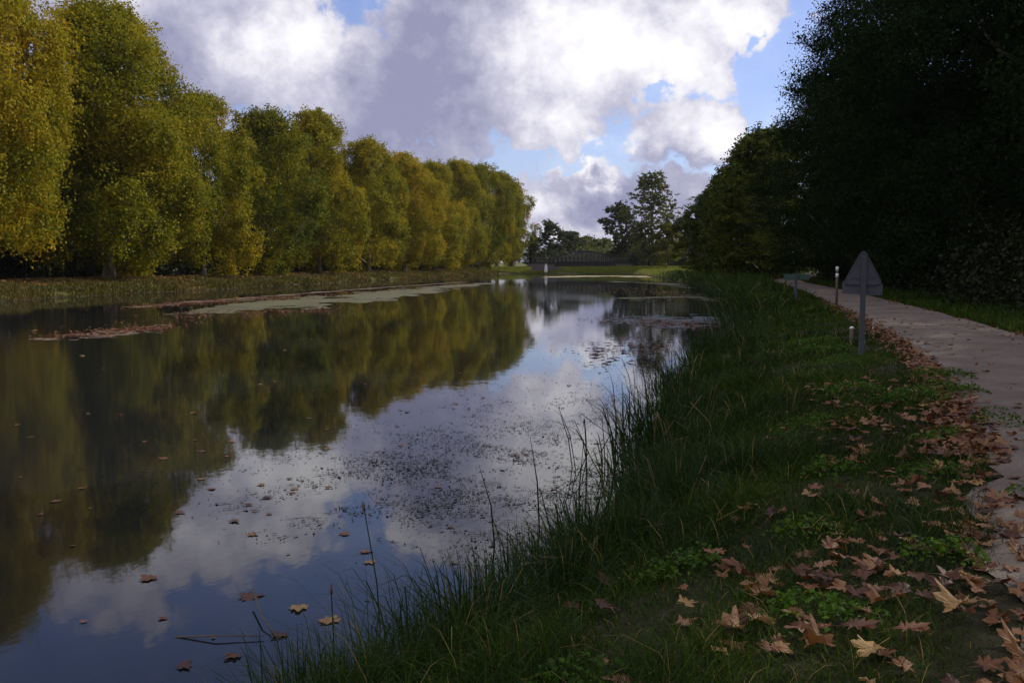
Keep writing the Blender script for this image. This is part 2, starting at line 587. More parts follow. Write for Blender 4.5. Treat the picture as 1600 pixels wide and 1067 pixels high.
_xr = curve([(-60, -30), (0, -2.9), (4.5, -1.25), (6, -.7), (7.4, -.1), (9, .95), (10.4, 1.65), (14, 2.45), (17.6, 3.3), (27, 6.0), (45, 10.2), (67, 14.6), (100, 19.2), (162, 25), (225, 27), (420, 30)], 7)
_xp = curve([(-60, -28), (0, 0.3), (3.8, 1.95), (8.6, 4.03), (13.1, 5.64), (18.4, 7.3), (27.6, 9.7), (50, 14.7), (80, 20.6), (88, 22.6), (101, 28), (124, 35), (170, 52), (240, 75), (420, 120)], 11)


def xr(d):
    d = np.asarray(d, float)
    w = 0.22 * np.sin(d * 0.9 + 1) + 0.16 * np.sin(d * 2.3) + 0.35 * np.sin(d * 0.23)
    return np.interp(d, _t, _xr) + w * np.clip(d / 8, 0.3, 1)


def xl(d):
    d = np.asarray(d, float)
    return -34.7 + 0.2 * (d - 67) + 0.5 * np.sin(d * 0.21) + 0.3 * np.sin(d * 0.57 + 1) + 0.15 * np.sin(d * 1.7)


def xp(d):
    return np.interp(d, _t, _xp)


def ss(a, b, x):
    t = np.clip((np.asarray(x, float) - a) / (b - a), 0, 1)
    return t * t * (3 - 2 * t)


def H(x, y):
    x = np.asarray(x, float)
    y = np.asarray(y, float)
    sR = x - xr(y)
    sL = xl(y) - x
    sF = (y - 226 - 0.5 * np.sin(x * 0.4)) * 0.8
    right = sR >= np.maximum(sL, sF)
    s = np.maximum(np.maximum(sR, sL), sF)
    hr = np.interp(s, [-8, -1.2, 0, 0.35, 0.9, 1.8, 3.0], [-2.6, -1.35, WZ, -0.66, -0.36, -0.12, 0.0])
    hl = np.interp(s, [-8, -1.2, 0, 0.6, 2.0, 5.0, 9.0], [-2.6, -1.35, WZ, -0.7, -0.45, -0.12, 0.05])
    h = np.where(right, hr, hl)
    h = h + np.where(s > 0, 1.0, 0.0) * 0.45 * ss(226, 240, y) * np.clip(sF / 6, 0, 1)
    # gentle lumps off the path
    off = np.clip(np.minimum(np.abs(x - xp(y) - 1.5) - 1.7, s) / 1.0, 0, 1)
    h = h + off * (0.035 * np.sin(x * 1.7 + 0.6 * y) * np.sin(y * 1.1) + 0.03 * np.sin(x * 0.7 - y * 0.5) + 0.12 * ss(30, 200, y) * np.sin(x * 0.13 + y * 0.07))
    # low swell between the far path and the water
    h = h + 0.26 * ss(48, 62, y) * (1 - ss(170, 200, y)) * np.exp(-((x - xp(y) + 1.6) / 1.0) ** 2)
    # channel passing under the bridge
    ch = np.exp(-((y - 246) / 5.0) ** 2) * ss(8, 12, x) * (1 - ss(27, 31, x))
    h = h - 1.8 * ch
    return h


def grid_mesh(name, X, Y, Z, m_):
    r, c = X.shape
    V = np.stack([X, Y, Z], -1).reshape(-1, 3)
    i = np.arange(r - 1)[:, None] * c + np.arange(c - 1)[None]
    F = np.stack([i, i + 1, i + c + 1, i + c], -1).reshape(-1, 4)
    return mesh_np(name, V, F.ravel(), np.arange(len(F)) * 4, None, [m_], True)


def build_ground():
    rows = np.concatenate([np.geomspace(1500, 30, 10) * -1, np.arange(-25, 30, 0.35), np.arange(30, 110, 1.0), np.arange(110, 290, 2.0), np.geomspace(292, 4000, 16)])
    Ls = -np.concatenate([[0, .3, .6, 1, 1.5, 2, 3, 4, 5, 7, 9, 12, 16, 22, 30, 45, 70, 120], np.geomspace(200, 4000, 7)])[::-1]
    can = np.linspace(0, 1, 26)[1:-1]
    Rs = np.concatenate([np.arange(0, 3, .15), np.arange(3, 9, .3), np.arange(9, 20, .8), [22, 26, 32, 40, 55, 80, 130], np.geomspace(220, 4000, 7)])
    X = []
    Y = []
    for d in rows:
        dd = min(max(d, -60), 400)
        a, b = xl(dd), xr(dd)
        xs = np.concatenate([a + Ls, a + (b - a) * can, b + Rs])
        X.append(xs)
        Y.append(np.full(len(xs), d))
    X = np.array(X)
    Y = np.array(Y)
    Z = H(X, np.clip(Y, -60, 400))
    o = add('ground', grid_mesh('ground', X, Y, Z, M['ground']))
    tag(o, kind='structure', label='grassy banks and flat land around the canal')
    # water sheet
    ys = np.concatenate([[-60, -20, 0], np.arange(20, 231, 10)])
    X = np.array([np.linspace(xl(d) - 0.9, xr(d) + 0.9, 12) for d in ys])
    Y = np.repeat(ys[:, None], 12, 1)
    o = add('water', grid_mesh('water', X, Y, np.full(X.shape, WZ), M['water']))
    tag(o, kind='structure', label='calm dark canal water mirroring trees and clouds')
    # path
    ds = np.concatenate([np.arange(-20, 30, 0.35), np.arange(30, 240, 1.5)])
    ws = np.linspace(0, 1, 11)
    rg = np.random.default_rng(5)
    e0 = 0.10 * np.sin(ds * 1.9) + 0.07 * np.sin(ds * 4.3 + 1) + 0.05 * rg.normal(size=len(ds))
    e1 = 0.10 * np.sin(ds * 1.4 + 2) + 0.05 * rg.normal(size=len(ds))
    X = np.array([xp(d) + a + (3.0 + b - a) * ws for d, a, b in zip(ds, e0, e1)])
    Y = np.repeat(ds[:, None], 11, 1)
    Z = H(X, Y) + 0.012 + 0.035 * np.sin(np.pi * ws)[None] ** 0.5
    o = add('path', grid_mesh('path', X, Y, Z, M['path']))
    tag(o, kind='structure', label='pale gravel towpath along the right bank')
    # road climbing to the bridge
    pts = [(60, 262), (48, 256), (40, 250), (33, 246.5)]
    X = []
    Y = []
    Z = []
    for k, (x, y) in enumerate(pts):
        X.append([x, x]); Y.append([y - 1.8, y + 1.8]); Z.append([1.2 + 0.2 * k, 1.2 + 0.2 * k])
    o = add('road', grid_mesh('road', np.array(X), np.array(Y), np.array(Z), M['road']))
    tag(o, kind='structure', label='pale road climbing to the right end of the bridge')


build_ground()


# ------------------------------------------------------------------ trees
def env(style, t):
    t = np.asarray(t, float)
    if style == 'plane':
        top = np.clip((1.03 - t) / 0.38, 0, 1) ** 0.55
        return top * (0.9 + 0.1 * ss(0, 0.35, t))
    if style == 'acacia':
        top = np.clip((1.03 - t) / 0.6, 0, 1) ** 0.6
        return top * (0.75 + 0.25 * ss(0, 0.3, t))
    if style == 'airy':
        return np.clip((1.05 - t) / 0.5, 0, 1) ** 0.5 * (0.55 + 0.45 * ss(0, 0.5, t))
    if style == 'cone':
        return np.clip(1.02 - t, 0.03, 1)
    return np.clip((1.02 - t) / 0.7, 0, 1) ** 0.5


def tree_meshes(name, seed, style, Ht, Rc, z0, nl, leaves, size, m_leaf, m_bark, trunk_r, limbs=10, aspect=0.75, out_bias=0.45):
    rng = np.random.default_rng(seed)
    # lobes of the crown
    g = np.arange(nl)
    t = ((g * 0.5698403 + rng.random()) % 1.0) * 0.98
    if style in ('plane', 'acacia'):
        t = t ** 0.92
    ang = ((g * 0.7548777) % 1.0) * 2 * math.pi + rng.normal(0, 0.35, nl)
    inner = rng.random(nl) < 0.28
    er = Rc * env(style, t)
    lr = Rc * rng.uniform(0.22, 0.42, nl) * (1.0 if style == 'plane' else 0.8) * np.where(style == 'cone', 0.55, 1.0)
    lr = np.minimum(lr, er * 0.75 + 0.25)
    rad = np.where(inner, rng.uniform(0.0, 0.5, nl) * er, np.maximum(er - lr * rng.uniform(0.45, 1.05, nl), 0))
    # vertical shoulders: sectors of the crown that bulge or retreat
    sect = 1 + 0.20 * np.sin(3 * ang + seed) + 0.10 * np.sin(5 * ang + 2 * seed)
    cen = np.stack([np.cos(ang) * rad * sect, np.sin(ang) * rad * sect, z0 + t * (Ht - z0)], 1)
    cen[:, 2] = np.minimum(cen[:, 2], Ht - lr * 0.8)
    lr = lr * np.where(inner, 1.0, 0.92)
    flat = {'plane': 1.15, 'acacia': 0.55, 'airy': 0.8, 'cone': 0.35}.get(style, 0.8)
    # twig clusters on the lobes, leaves in the clusters
    ncl = max(leaves // 34, 60)
    w = lr ** 2
    li = rng.choice(nl, ncl, p=w / w.sum())
    outw = unit(cen[li] * [1, 1, 0.25] - [0, 0, 0.25 * (z0 + (Ht - z0) * 0.35)])
    dr = unit(rng.normal(size=(ncl, 3)) + outw * out_bias * 2)
    reach = rng.uniform(0.70, 1.10, ncl)
    far_out = rng.random(ncl) < 0.14          # twigs that stick out of the crown
    reach[far_out] = rng.uniform(1.1, 1.42, far_out.sum())
    cl = cen[li] + dr * (lr[li] * reach)[:, None] * [1, 1, flat]
    ci = rng.integers(0, ncl, leaves)
    spread = {'plane': 0.062, 'acacia': 0.085, 'airy': 0.10}.get(style, 0.09) * Rc * rng.uniform(0.5, 1.2, ncl)
    sf = [1, 1, 0.75] if style == 'plane' else [1.15, 1.15, 0.45]
    P = cl[ci] + np.clip(rng.normal(size=(leaves, 3)), -1.7, 1.7) * spread[ci][:, None] * sf
    if style in ('acacia', 'airy'):   # feathery sprays reaching outwards
        sd = unit(dr * [1, 1, 0.5] + rng.normal(size=(ncl, 3)) * 0.5)
        ln = rng.uniform(0.5, 1.25, ncl) * (1.0 if style == 'acacia' else 0.7)
        P = cl[ci] + sd[ci] * (rng.uniform(-0.5, 1.0, leaves) * ln[ci])[:, None] + np.clip(rng.normal(size=(leaves, 3)), -1.6, 1.6) * [.2, .2, .12]
    if style == 'plane':   # hanging twigs
        hang = rng.random(leaves) < 0.25
        P[hang, 2] -= rng.random(hang.sum()) * 0.9
    P[:, 2] = np.maximum(P[:, 2], 0.35)
    N = unit(rng.normal(size=(leaves, 3)) * 0.9 + dr[ci] * 0.8 + [0, 0, 0.35])
    L = size * rng.uniform(0.6, 1.35, leaves)
    V = leaf_quads(rng, P, N, L, L * aspect * rng.uniform(0.7, 1.1, leaves))
    tint = np.clip(rng.random(ncl)[ci] * 0.5 + rng.random(leaves) * 0.5, 0, 1)
    crown = quads_mesh(name + '_crown', V, tint, m_leaf)
    # trunk and limbs
    mb = MB()
    pr = random.Random(seed)
    nseg = 9
    top = z0 + (Ht - z0) * (0.72 if style != 'cone' else 0.95)
    wob = [(pr.uniform(-1, 1) * 0.05 * Rc, pr.uniform(-1, 1) * 0.05 * Rc) for _ in range(nseg + 1)]
    wob[0] = (0, 0)
    pts = [(wob[i][0], wob[i][1], -0.15 + top * i / nseg) for i in range(nseg + 1)]
    rr = [trunk_r * (1.35 if i == 0 else 1.0) * (1 - 0.82 * i / nseg) for i in range(nseg + 1)]
    mb.tube(pts, rr, 9)
    order = [k for k in rng.permutation(nl) if cen[k][2] > z0 + 0.12 * (Ht - z0)][:limbs]
    for k in order:
        c = Vector(cen[k])
        hz = max(0.4, min(c.z - math.hypot(c.x, c.y) * (0.9 if style != 'cone' else 0.1), top * 0.95))
        f = hz / top * nseg
        i = min(int(f), nseg - 1)
        a = Vector(pts[i]).lerp(Vector(pts[i + 1]), f - i)
        r0 = rr[i] * 0.55 + 0.02
        mid = a.lerp(c, 0.5) + Vector((pr.uniform(-.3, .3), pr.uniform(-.3, .3), -0.08 * (c - a).length))
        mb.tube([a, mid, c], [r0, r0 * 0.6, max(r0 * 0.2, 0.015)], 6)
        for q in range(3):
            e = c + Vector((pr.uniform(-1, 1), pr.uniform(-1, 1), pr.uniform(-.3, 1))) * lr[k] * 0.9
            s0 = mid.lerp(c, pr.uniform(0.2, 0.9))
            mb.tube([s0, s0.lerp(e, .5) + Vector((0, 0, .1)), e], [r0 * 0.3, r0 * 0.18, 0.012], 5)
    trunk = mb.mesh(name + '_trunk', m_bark, True)
    return crown, trunk


def place_tree(kindname, meshes, x, y, rz, sc, label, cat, group, szz=None, dz=0.0, hue=0.0):
    e = bpy.data.objects.new(kindname, None)
    C.objects.link(e)
    e.location = (x, y, float(H(x, y)) + dz)
    e.rotation_euler = (0, 0, rz)
    e.scale = (sc, sc, szz if szz else sc)
    tag(e, label, cat, group)
    cr = add('crown', meshes[0], e)
    cr.color = (1.0 + hue, 1.0, 1.0, 1.0)
    add('trunk', meshes[1], e)
    return e


def plane_row():
    near = [tree_meshes('plane_tree', s, 'plane', 22, 7.0, 3.0, 70, 170000, 0.225, M['plane'], M['bark_plane'], 0.45, 12) for s in (11, 12)]
    mid = [tree_meshes('plane_tree', s, 'plane', 22, 6.6, 2.2, 58, 75000, 0.29, M['plane'], M['bark_plane'], 0.42, 10) for s in (13, 14, 15, 16)]
    G = 'plane trees lining the left bank'
    row = [  # d, height, radius scale, px shift, mesh, label
        (76, 25.0, 1.04, 2, near[0], 'tall golden plane tree cut by the left edge of the photo'),
        (92, 23.8, 1.14, 6, near[1], 'broad golden plane tree on a pale trunk, second from the left'),
        (109, 19.0, 0.80, 0, mid[0], 'narrow olive plane tree just right of the broad golden one'),
        (125, 19.6, 0.93, -6, mid[1], 'dark green bushy plane tree, fourth in the row from the left'),
        (141, 21.8, 0.95, -10, mid[2], 'high domed plane tree standing above its neighbours, fifth from the left'),
        (158, 19.8, 0.92, 0, mid[3], 'yellow green plane tree, sixth in the row from the left'),
        (175, 19.8, 0.92, 0, mid[0], 'yellow green plane tree, seventh in the row from the left'),
        (192, 20.0, 0.92, 0, mid[2], 'yellow green plane tree, eighth in the row from the left'),
        (209, 21.8, 0.92, 0, mid[1], 'sunlit plane tree, fourth from the far end of the row'),
        (226, 22.6, 0.95, 0, mid[3], 'sunlit plane tree, third from the far end of the row'),
        (243, 22.0, 0.95, 0, mid[0], 'sunlit plane tree, next to last at the far end of the row'),
        (258, 20.6, 0.98, 0, mid[2], 'bright green plane tree ending the left row beside the bridge gap'),
    ]
    for i, (d, h, rs, ps, ms, lab) in enumerate(row):
        x = -38.5 + 0.225 * (d - 88) + ps * d / FP
        place_tree('plane_tree', ms, x, d, i * 1.9 + 0.4, rs, lab, 'tree', G, h / 22.0, hue=[.13, .12, .06, -.08, .06, .12, .14, .06, .08, .04, .05, .02][i])
    # second file of the avenue, seen in the gaps
    for i, d in enumerate(range(84, 252, 17)):
        x = -38.5 + 0.225 * (d - 88) - 12
        place_tree('plane_tree', mid[(i + 1) % 4], x, d + 5, i * 2.3, 0.9, 'plane tree of the second file, in the gaps behind the front row', 'tree', 'plane trees of the second file', 0.86)


def wood_right():
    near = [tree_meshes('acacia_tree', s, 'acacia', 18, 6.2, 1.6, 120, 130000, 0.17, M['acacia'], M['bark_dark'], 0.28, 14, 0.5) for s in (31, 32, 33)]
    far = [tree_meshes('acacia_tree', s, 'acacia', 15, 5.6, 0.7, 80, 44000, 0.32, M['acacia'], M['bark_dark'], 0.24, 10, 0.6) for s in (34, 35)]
    G = 'dark acacias along the towpath'
    wx = {101: 25.6, 116: 27.6, 132: 28.7, 150: 30.6}
    # d, offset right of the path's right edge, height
    lst = [
        (40, 6.0, 21, near[0], 1.05, 'dark acacia nearest the camera, at the right edge of the photo'),
        (50, 4.6, 21, near[1], 1.0, 'towering dark acacia with its top above the frame, behind the triangular sign'),
        (61, 3.2, 20.5, near[2], 1.05, 'tall black-green acacia whose long sprays reach out against the blue gap'),
        (74, 3.0, 17, near[0], 0.95, 'dark acacia stepping down in height, fourth from the right edge'),
        (87, 2.6, 15.5, near[1], 1.0, 'mid-height dark acacia, fifth along the path from the right edge'),
        (101, 4.8, 14.8, far[0], 1.05, 'rounded dark acacia, sixth along the path from the right edge'),
        (116, 4.2, 14.2, far[1], 1.08, 'rounded dark acacia, third from the far end of the right bank wood'),
        (132, 4.0, 13.4, far[0], 1.05, 'dark bushy acacia, second from the far end of the right bank wood'),
        (150, 2.5, 12.2, far[1], 1.02, 'low round dark acacia closing the wood beside the sunny meadow'),
    ]
    for i, (d, off, h, ms, rs, lab) in enumerate(lst):
        base = 18 if ms in near else 15
        place_tree('acacia_tree', ms, wx.get(d, float(xp(d)) + 3 + off), d, i * 2.1, rs, lab, 'tree', G, h / base, hue=0.35 if d > 80 else -0.35)  # far acacias coloured lighter for lit crowns, near ones darkened
    # the file behind, showing only in gaps
    for i, (d, off, h) in enumerate([(46, 15, 20), (57, 14, 20), (69, 14, 18), (82, 14, 16), (97, 14, 15), (113, 13, 14), (130, 12, 13)]):
        place_tree('acacia_tree', near[i % 3], min(float(xp(d)) + 3 + off, 22 + d * .17), d, i * 1.3, 1.0, 'dark acacia of the wood\'s second file, behind those along the path', 'tree', 'acacias deeper in the wood', h / 18, hue=-0.35)
    # the wood goes on beside and behind the camera; these shade the bank
    for i, (x, y, h) in enumerate([(24, 31, 20), (20, 19, 19), (16, 8, 19), (30, 22, 20), (27, 9, 20), (13, -3, 18), (38, 30, 20)]):
        place_tree('acacia_tree', near[i % 3], x, y, i * 1.7, 1.0, 'dark acacia of the wood beside the towpath, just outside the right edge', 'tree', 'acacias shading the towpath', h / 18)


def undergrowth(name, pts, size_r, h, n, leaf, m_, label, seed, cat):
    """pts: centres (x,y); heaps of leaves along them"""
    rng = np.random.default_rng(seed)
    pts = np.array(pts)
    ci = rng.integers(0, len(pts), n)
    hs = h * rng.uniform(0.55, 1.2, len(pts))
    rs = size_r * rng.uniform(0.7, 1.2, len(pts))
    dr = unit(rng.normal(size=(n, 3)) * [1, 1, 0.8])
    dr[:, 2] = np.abs(dr[:, 2])
    sc = rng.uniform(0.55, 1.05, n)
    P = np.empty((n, 3))
    P[:, 0] = pts[ci, 0] + dr[:, 0] * rs[ci] * sc
    P[:, 1] = pts[ci, 1] + dr[:, 1] * rs[ci] * sc
    P[:, 2] = H(P[:, 0], P[:, 1]) + dr[:, 2] * hs[ci] * sc
    P += 0.12 * size_r * np.stack([np.sin(P[:, 1] * 3), np.sin(P[:, 2] * 4), np.sin(P[:, 0] * 3)], 1)
    N = unit(dr + rng.normal(size=(n, 3)))
    L = leaf * rng.uniform(0.6, 1.4, n)
    o = add(name, quads_mesh(name, leaf_quads(rng, P, N, L, L * 0.7), rng.random(n), m_))
    tag(o, label, cat, None, 'stuff')


plane_row()
wood_right()
_r = random.Random(3)
_ug = [(float(xp(d)) + 3 + _r.uniform(2.5, 7) + 4 * k, d) for d in np.arange(30, 94, 1.6) for k in range(2)]
_ug += [(float(np.interp(d, [94, 101, 160], [27, 26, 32])) + _r.uniform(0, 4.5) + 4 * k, d) for d in np.arange(97, 160, 1.6) for k in range(3)]
_ug = [p for p in _ug if not (xp(p[1]) - 2.0 < p[0] < xp(p[1]) + 5.0)]
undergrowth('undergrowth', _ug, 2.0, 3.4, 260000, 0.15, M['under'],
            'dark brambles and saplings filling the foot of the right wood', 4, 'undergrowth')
undergrowth('undergrowth', [(-38.5 + 0.225 * (d - 88) - 8 - _r.uniform(0, 5) - 7 * k, d) for d in np.arange(60, 262, 2.4) for k in range(2)], 3.2, 5.2, 90000, 0.5, M['under'],
            'dark scrub behind the trunks of the left row', 6, 'undergrowth')


def far_things():
    # px, photo y of the top, distance, style, radius(m)
    G = None
    tall = tree_meshes('poplar_tree', 51, 'airy', 22.5, 6.4, 2.5, 84, 30000, 0.34, M['far_green'], M['bark_dark'], 0.42, 34, 0.8, 0.2)
    med = tree_meshes('broadleaf_tree', 52, 'airy', 15, 4.8, 1.0, 50, 18000, 0.38, M['far_dark'], M['bark_dark'], 0.3, 18, 0.8, 0.2)
    yel = tree_meshes('broadleaf_tree', 53, 'round', 10, 3.6, 1.0, 30, 11000, 0.34, M['far_yellow'], M['bark_dark'], 0.16, 12, 0.8, 0.2)
    drk = tree_meshes('broadleaf_tree', 54, 'round', 11, 4.5, 0.6, 34, 14000, 0.42, M['far_dark'], M['bark_dark'], 0.22, 8, 0.8, 0.3)
    grn = tree_meshes('broadleaf_tree', 55, 'round', 10, 6.0, 0.5, 36, 14000, 0.48, M['far_green'], M['bark_dark'], 0.22, 8, 0.8, 0.3)
    con = tree_meshes('conifer_tree', 56, 'cone', 9, 3.0, 0.6, 60, 12000, 0.32, M['far_dark'], M['bark_dark'], 0.15, 24, 0.5, 0.3)

    def pt(kind, ms, px, top, d, mh, lab, rs=1.0, rz=0.0):
        x = (px - 800) / FP * d
        g = float(H(x, d))
        hh = 1.6 + (410 - top) / FP * d - g
        place_tree(kind, ms, x, d, rz, rs, lab, 'tree', None, hh / mh)
    pt('poplar_tree', tall, 1016, 272, 238, 22.5, 'tallest far tree, airy crown on several bare stems, right of the bridge', 1.0, 0.7)
    pt('broadleaf_tree', med, 967, 320, 253, 15, 'slender dark tree with an open crown at the right end of the bridge', 1.0, 1.1)
    pt('broadleaf_tree', yel, 1040, 350, 232, 10, 'small yellow green tree on the meadow beside the tallest far tree', 1.1, 2.0)
    pt('broadleaf_tree', drk, 1068, 340, 262, 11, 'dark rounded tree between the meadow and the right wood', 1.1, 0.3)
    pt('broadleaf_tree', yel, 992, 366, 262, 10, 'yellowish low tree in the gap behind the slender dark tree', 1.1, 0.5)
    pt('broadleaf_tree', med, 858, 347, 262, 15, 'open-crowned tree with bare lower trunk left of the bridge', 0.95, 2.6)
    pt('broadleaf_tree', drk, 888, 362, 268, 11, 'dark dense tree behind the left half of the bridge', 1.15, 1.6)
    pt('conifer_tree', con, 833, 372, 256, 9, 'small tiered conifer left of the bridge', 1.05, 0.5)
    pt('broadleaf_tree', grn, 915, 371, 300, 10, 'pale green round tree behind the middle of the bridge', 1.0, 0.9)
    pt('broadleaf_tree', grn, 942, 374, 310, 10, 'pale green round tree behind the right half of the bridge', 1.0, 2.2)
    pt('broadleaf_tree', drk, 1095, 350, 280, 11, 'dark tree behind the far end of the right wood', 1.2, 4.2)
    rr = random.Random(9)
    undergrowth('far_wood', [(rr.uniform(20, 90), rr.uniform(330, 380)) for _ in range(60)] + [(rr.uniform(20, 80), rr.uniform(275, 300)) for _ in range(26)], 8.0, 8.0, 60000, 0.7, M['far_green'],
                'low far-off wood closing the view behind the bridge', 12, 'wood')
    undergrowth('far_bushes', [((px - 800) / FP * 258, 258 + rr.uniform(-2, 2)) for px in list(range(838, 1000, 6)) + list(range(1020, 1110, 7))], 2.4, 4.2, 34000, 0.4, M['far_dark'],
                'dark bushes massed behind the truss bridge', 13, 'bushes')

    # bridge: low bowstring truss on concrete abutments
    D = 245.0
    br = bpy.data.objects.new('truss_bridge', None)
    C.objects.link(br)
    x0, x1 = (868 - 800) / FP * D, (968 - 800) / FP * D
    br.location = (0, D, 0)
    tag(br, 'low dark steel truss bridge with a gently bowed top closing the canal', 'bridge')
    zt = 1.55
    add('deck', MB().box(((x0 + x1) / 2 - 1.5, 0, zt - 0.32), (x1 - x0 + 9, 4.6, 0.75)).mesh('deck', M['bridge_steel']), br)
    a0, a1 = (868 - 800) / FP * D, (955 - 800) / FP * D
    for sy in (-2.42, 2.42):
        mb = MB()
        n = 14

        def top(k):
            u = k / n
            return zt + 1.0 + 1.75 * (1 - (2 * u - 1) ** 2) ** 0.9
        for k in range(n):
            xa, xb = a0 + (a1 - a0) * k / n, a0 + (a1 - a0) * (k + 1) / n
            mb.bar((xa, sy, top(k)), (xb, sy, top(k + 1)), 0.24, 0.3)
            if k < n // 2:
                mb.bar((xa, sy, top(k)), (xb, sy, zt), 0.12)
            else:
                mb.bar((xa, sy, zt), (xb, sy, top(k + 1)), 0.12)
        mb.bar((a0, sy, zt + 0.12), (a1, sy, zt + 0.12), 0.2, 0.26)
        add('truss', mb.mesh('truss', M['bridge_steel']), br)
        for k in range(n + 1):
            xa = a0 + (a1 - a0) * k / n
            add('post', MB().bar((xa, sy, zt), (xa, sy, top(k)), 0.2).mesh('post', M['bridge_rail']), br)
        mr = MB()
        xs = np.arange(x0 - 5.6, a0, 1.15)
        for xa in xs:
            mr.bar((xa, sy, zt), (xa, sy, zt + 1.05), 0.09)
        mr.bar((xs[0], sy, zt + 1.05), (a0, sy, zt + 1.05), 0.08)
        mr.bar((xs[0], sy, zt + 0.55), (a0, sy, zt + 0.55), 0.05)
        add('railing', mr.mesh('railing', M['bridge_rail']), br)
        mr = MB()
        for xa in np.arange(a1 + 1.1, x1 + 2.5, 1.15):
            mr.bar((xa, sy, zt), (xa, sy, zt + 1.05), 0.09)
        mr.bar((a1, sy, zt + 1.05), (x1 + 2.5, sy, zt + 1.05), 0.08)
        add('railing', mr.mesh('railing', M['bridge_rail']), br)
    for xa, wd in ((x0 - 4.6, 4.4), (x1 + 0.6, 3.6)):
        add('abutment', MB().box((xa, 0, 0.0), (wd, 5.4, 2.4)).mesh('abutment', M['concrete']), br)
    # wall of the old quay left of the bridge
    o = add('quay_wall', MB().prism([(1.2 + 4.6, -1.6), (1.2 + 11.2, -1.6), (1.2 + 11.2, .55), (1.2 + 9.6, .75), (1.2 + 9.6, 1.05), (1.2 + 4.6, 1.1)][::-1], 228.6, 229.6).mesh('quay_wall', M['concrete']), None, (-1.2, 0, 0))
    tag(o, 'dark low quay wall behind the white marker, left of the bridge', 'wall')
    # pole behind the bridge
    e = bpy.data.objects.new('utility_pole', None)
    C.objects.link(e)
    px, d = 879, 264
    e.location = ((px - 800) / FP * d, d, 0.6)
    tag(e, 'thin dark pole rising above the trees behind the bridge', 'pole')
    add('pole', MB().tube([(0, 0, 0), (0, 0, 10.2)], [0.16, 0.10], 8).mesh('pole', M['wood'], True), e)
    add('crossarm', MB().box((0, -0.14, 9.4), (1.3, 0.1, 0.12)).mesh('crossarm', M['wood']), e)
    # white upright marker in the water
    e = bpy.data.objects.new('channel_marker', None)
    C.objects.link(e)
    d = 221
    e.location = ((853 - 800) / FP * d, d, WZ)
    tag(e, 'white upright marker in the water before the left end of the bridge', 'marker')
    add('post', MB().tube([(0, 0, -0.8), (0, 0, 0.7)], 0.09, 8).mesh('post', M['wood'], True), e)
    add('board', MB().prism([(-0.34, 0.45), (0.34, 0.45), (0.30, 1.7), (0.12, 2.25), (-0.12, 2.25), (-0.30, 1.7)], -0.06, 0.06).mesh('board', M['white']), e)


far_things()


# ------------------------------------------------------------------ bank plants
def blades(rng, x, y, h, w, lean, z=None, az=None, droop=0.35):
    """two quads and a tip per blade"""
    n = len(x)
    z = H(x, y) if z is None else z
    az = rng.uniform(0, 2 * np.pi, n) if az is None else az
    d = np.stack([np.cos(az), np.sin(az), np.zeros(n)], 1)
    fa = rng.uniform(0, 2 * np.pi, n)
    s = np.stack([np.cos(fa), np.sin(fa), np.zeros(n)], 1)
    B = np.stack([x, y, z - 0.02], 1)
    h = h[:, None]
    w = (w * np.ones(n))[:, None]
    lean = (lean * np.ones(n))[:, None]
    up = np.array([0, 0, 1.0])
    p1 = B + up * h * 0.42 + d * h * lean * 0.22
    p2 = B + up * h * (0.78 - 0.12 * lean) + d * h * lean * 0.62
    p3 = B + up * h * (1.0 - droop * lean) + d * h * lean * 1.15
    V = np.empty((n, 7, 3))
    V[:, 0] = B - s * w * .5
    V[:, 1] = B + s * w * .5
    V[:, 2] = p1 - s * w * .5
    V[:, 3] = p1 + s * w * .5
    V[:, 4] = p2 - s * w * .33
    V[:, 5] = p2 + s * w * .33
    V[:, 6] = p3
    return V


def blades_mesh(name, V, tint, m_):
    n = len(V)
    b = np.arange(n)[:, None] * 7
    lp = (b + np.array([0, 1, 3, 2, 2, 3, 5, 4, 4, 5, 6])[None]).ravel()
    st = (np.arange(n)[:, None] * 11 + np.array([0, 4, 8])[None]).ravel()
    return mesh_np(name, V.reshape(-1, 3), lp, st, np.repeat(tint, 3), [m_])


def clumpy(rng, x, y, k=0.6, ph=0.0):
    v = (np.sin(x * 3.1 + ph) * np.sin(y * 2.3 + ph) + np.sin(x * 7.3 - y * 4.1) * 0.6 + np.sin(x * 1.3 + y * 1.9 + ph) * 0.8)
    return v / 2.4 * k


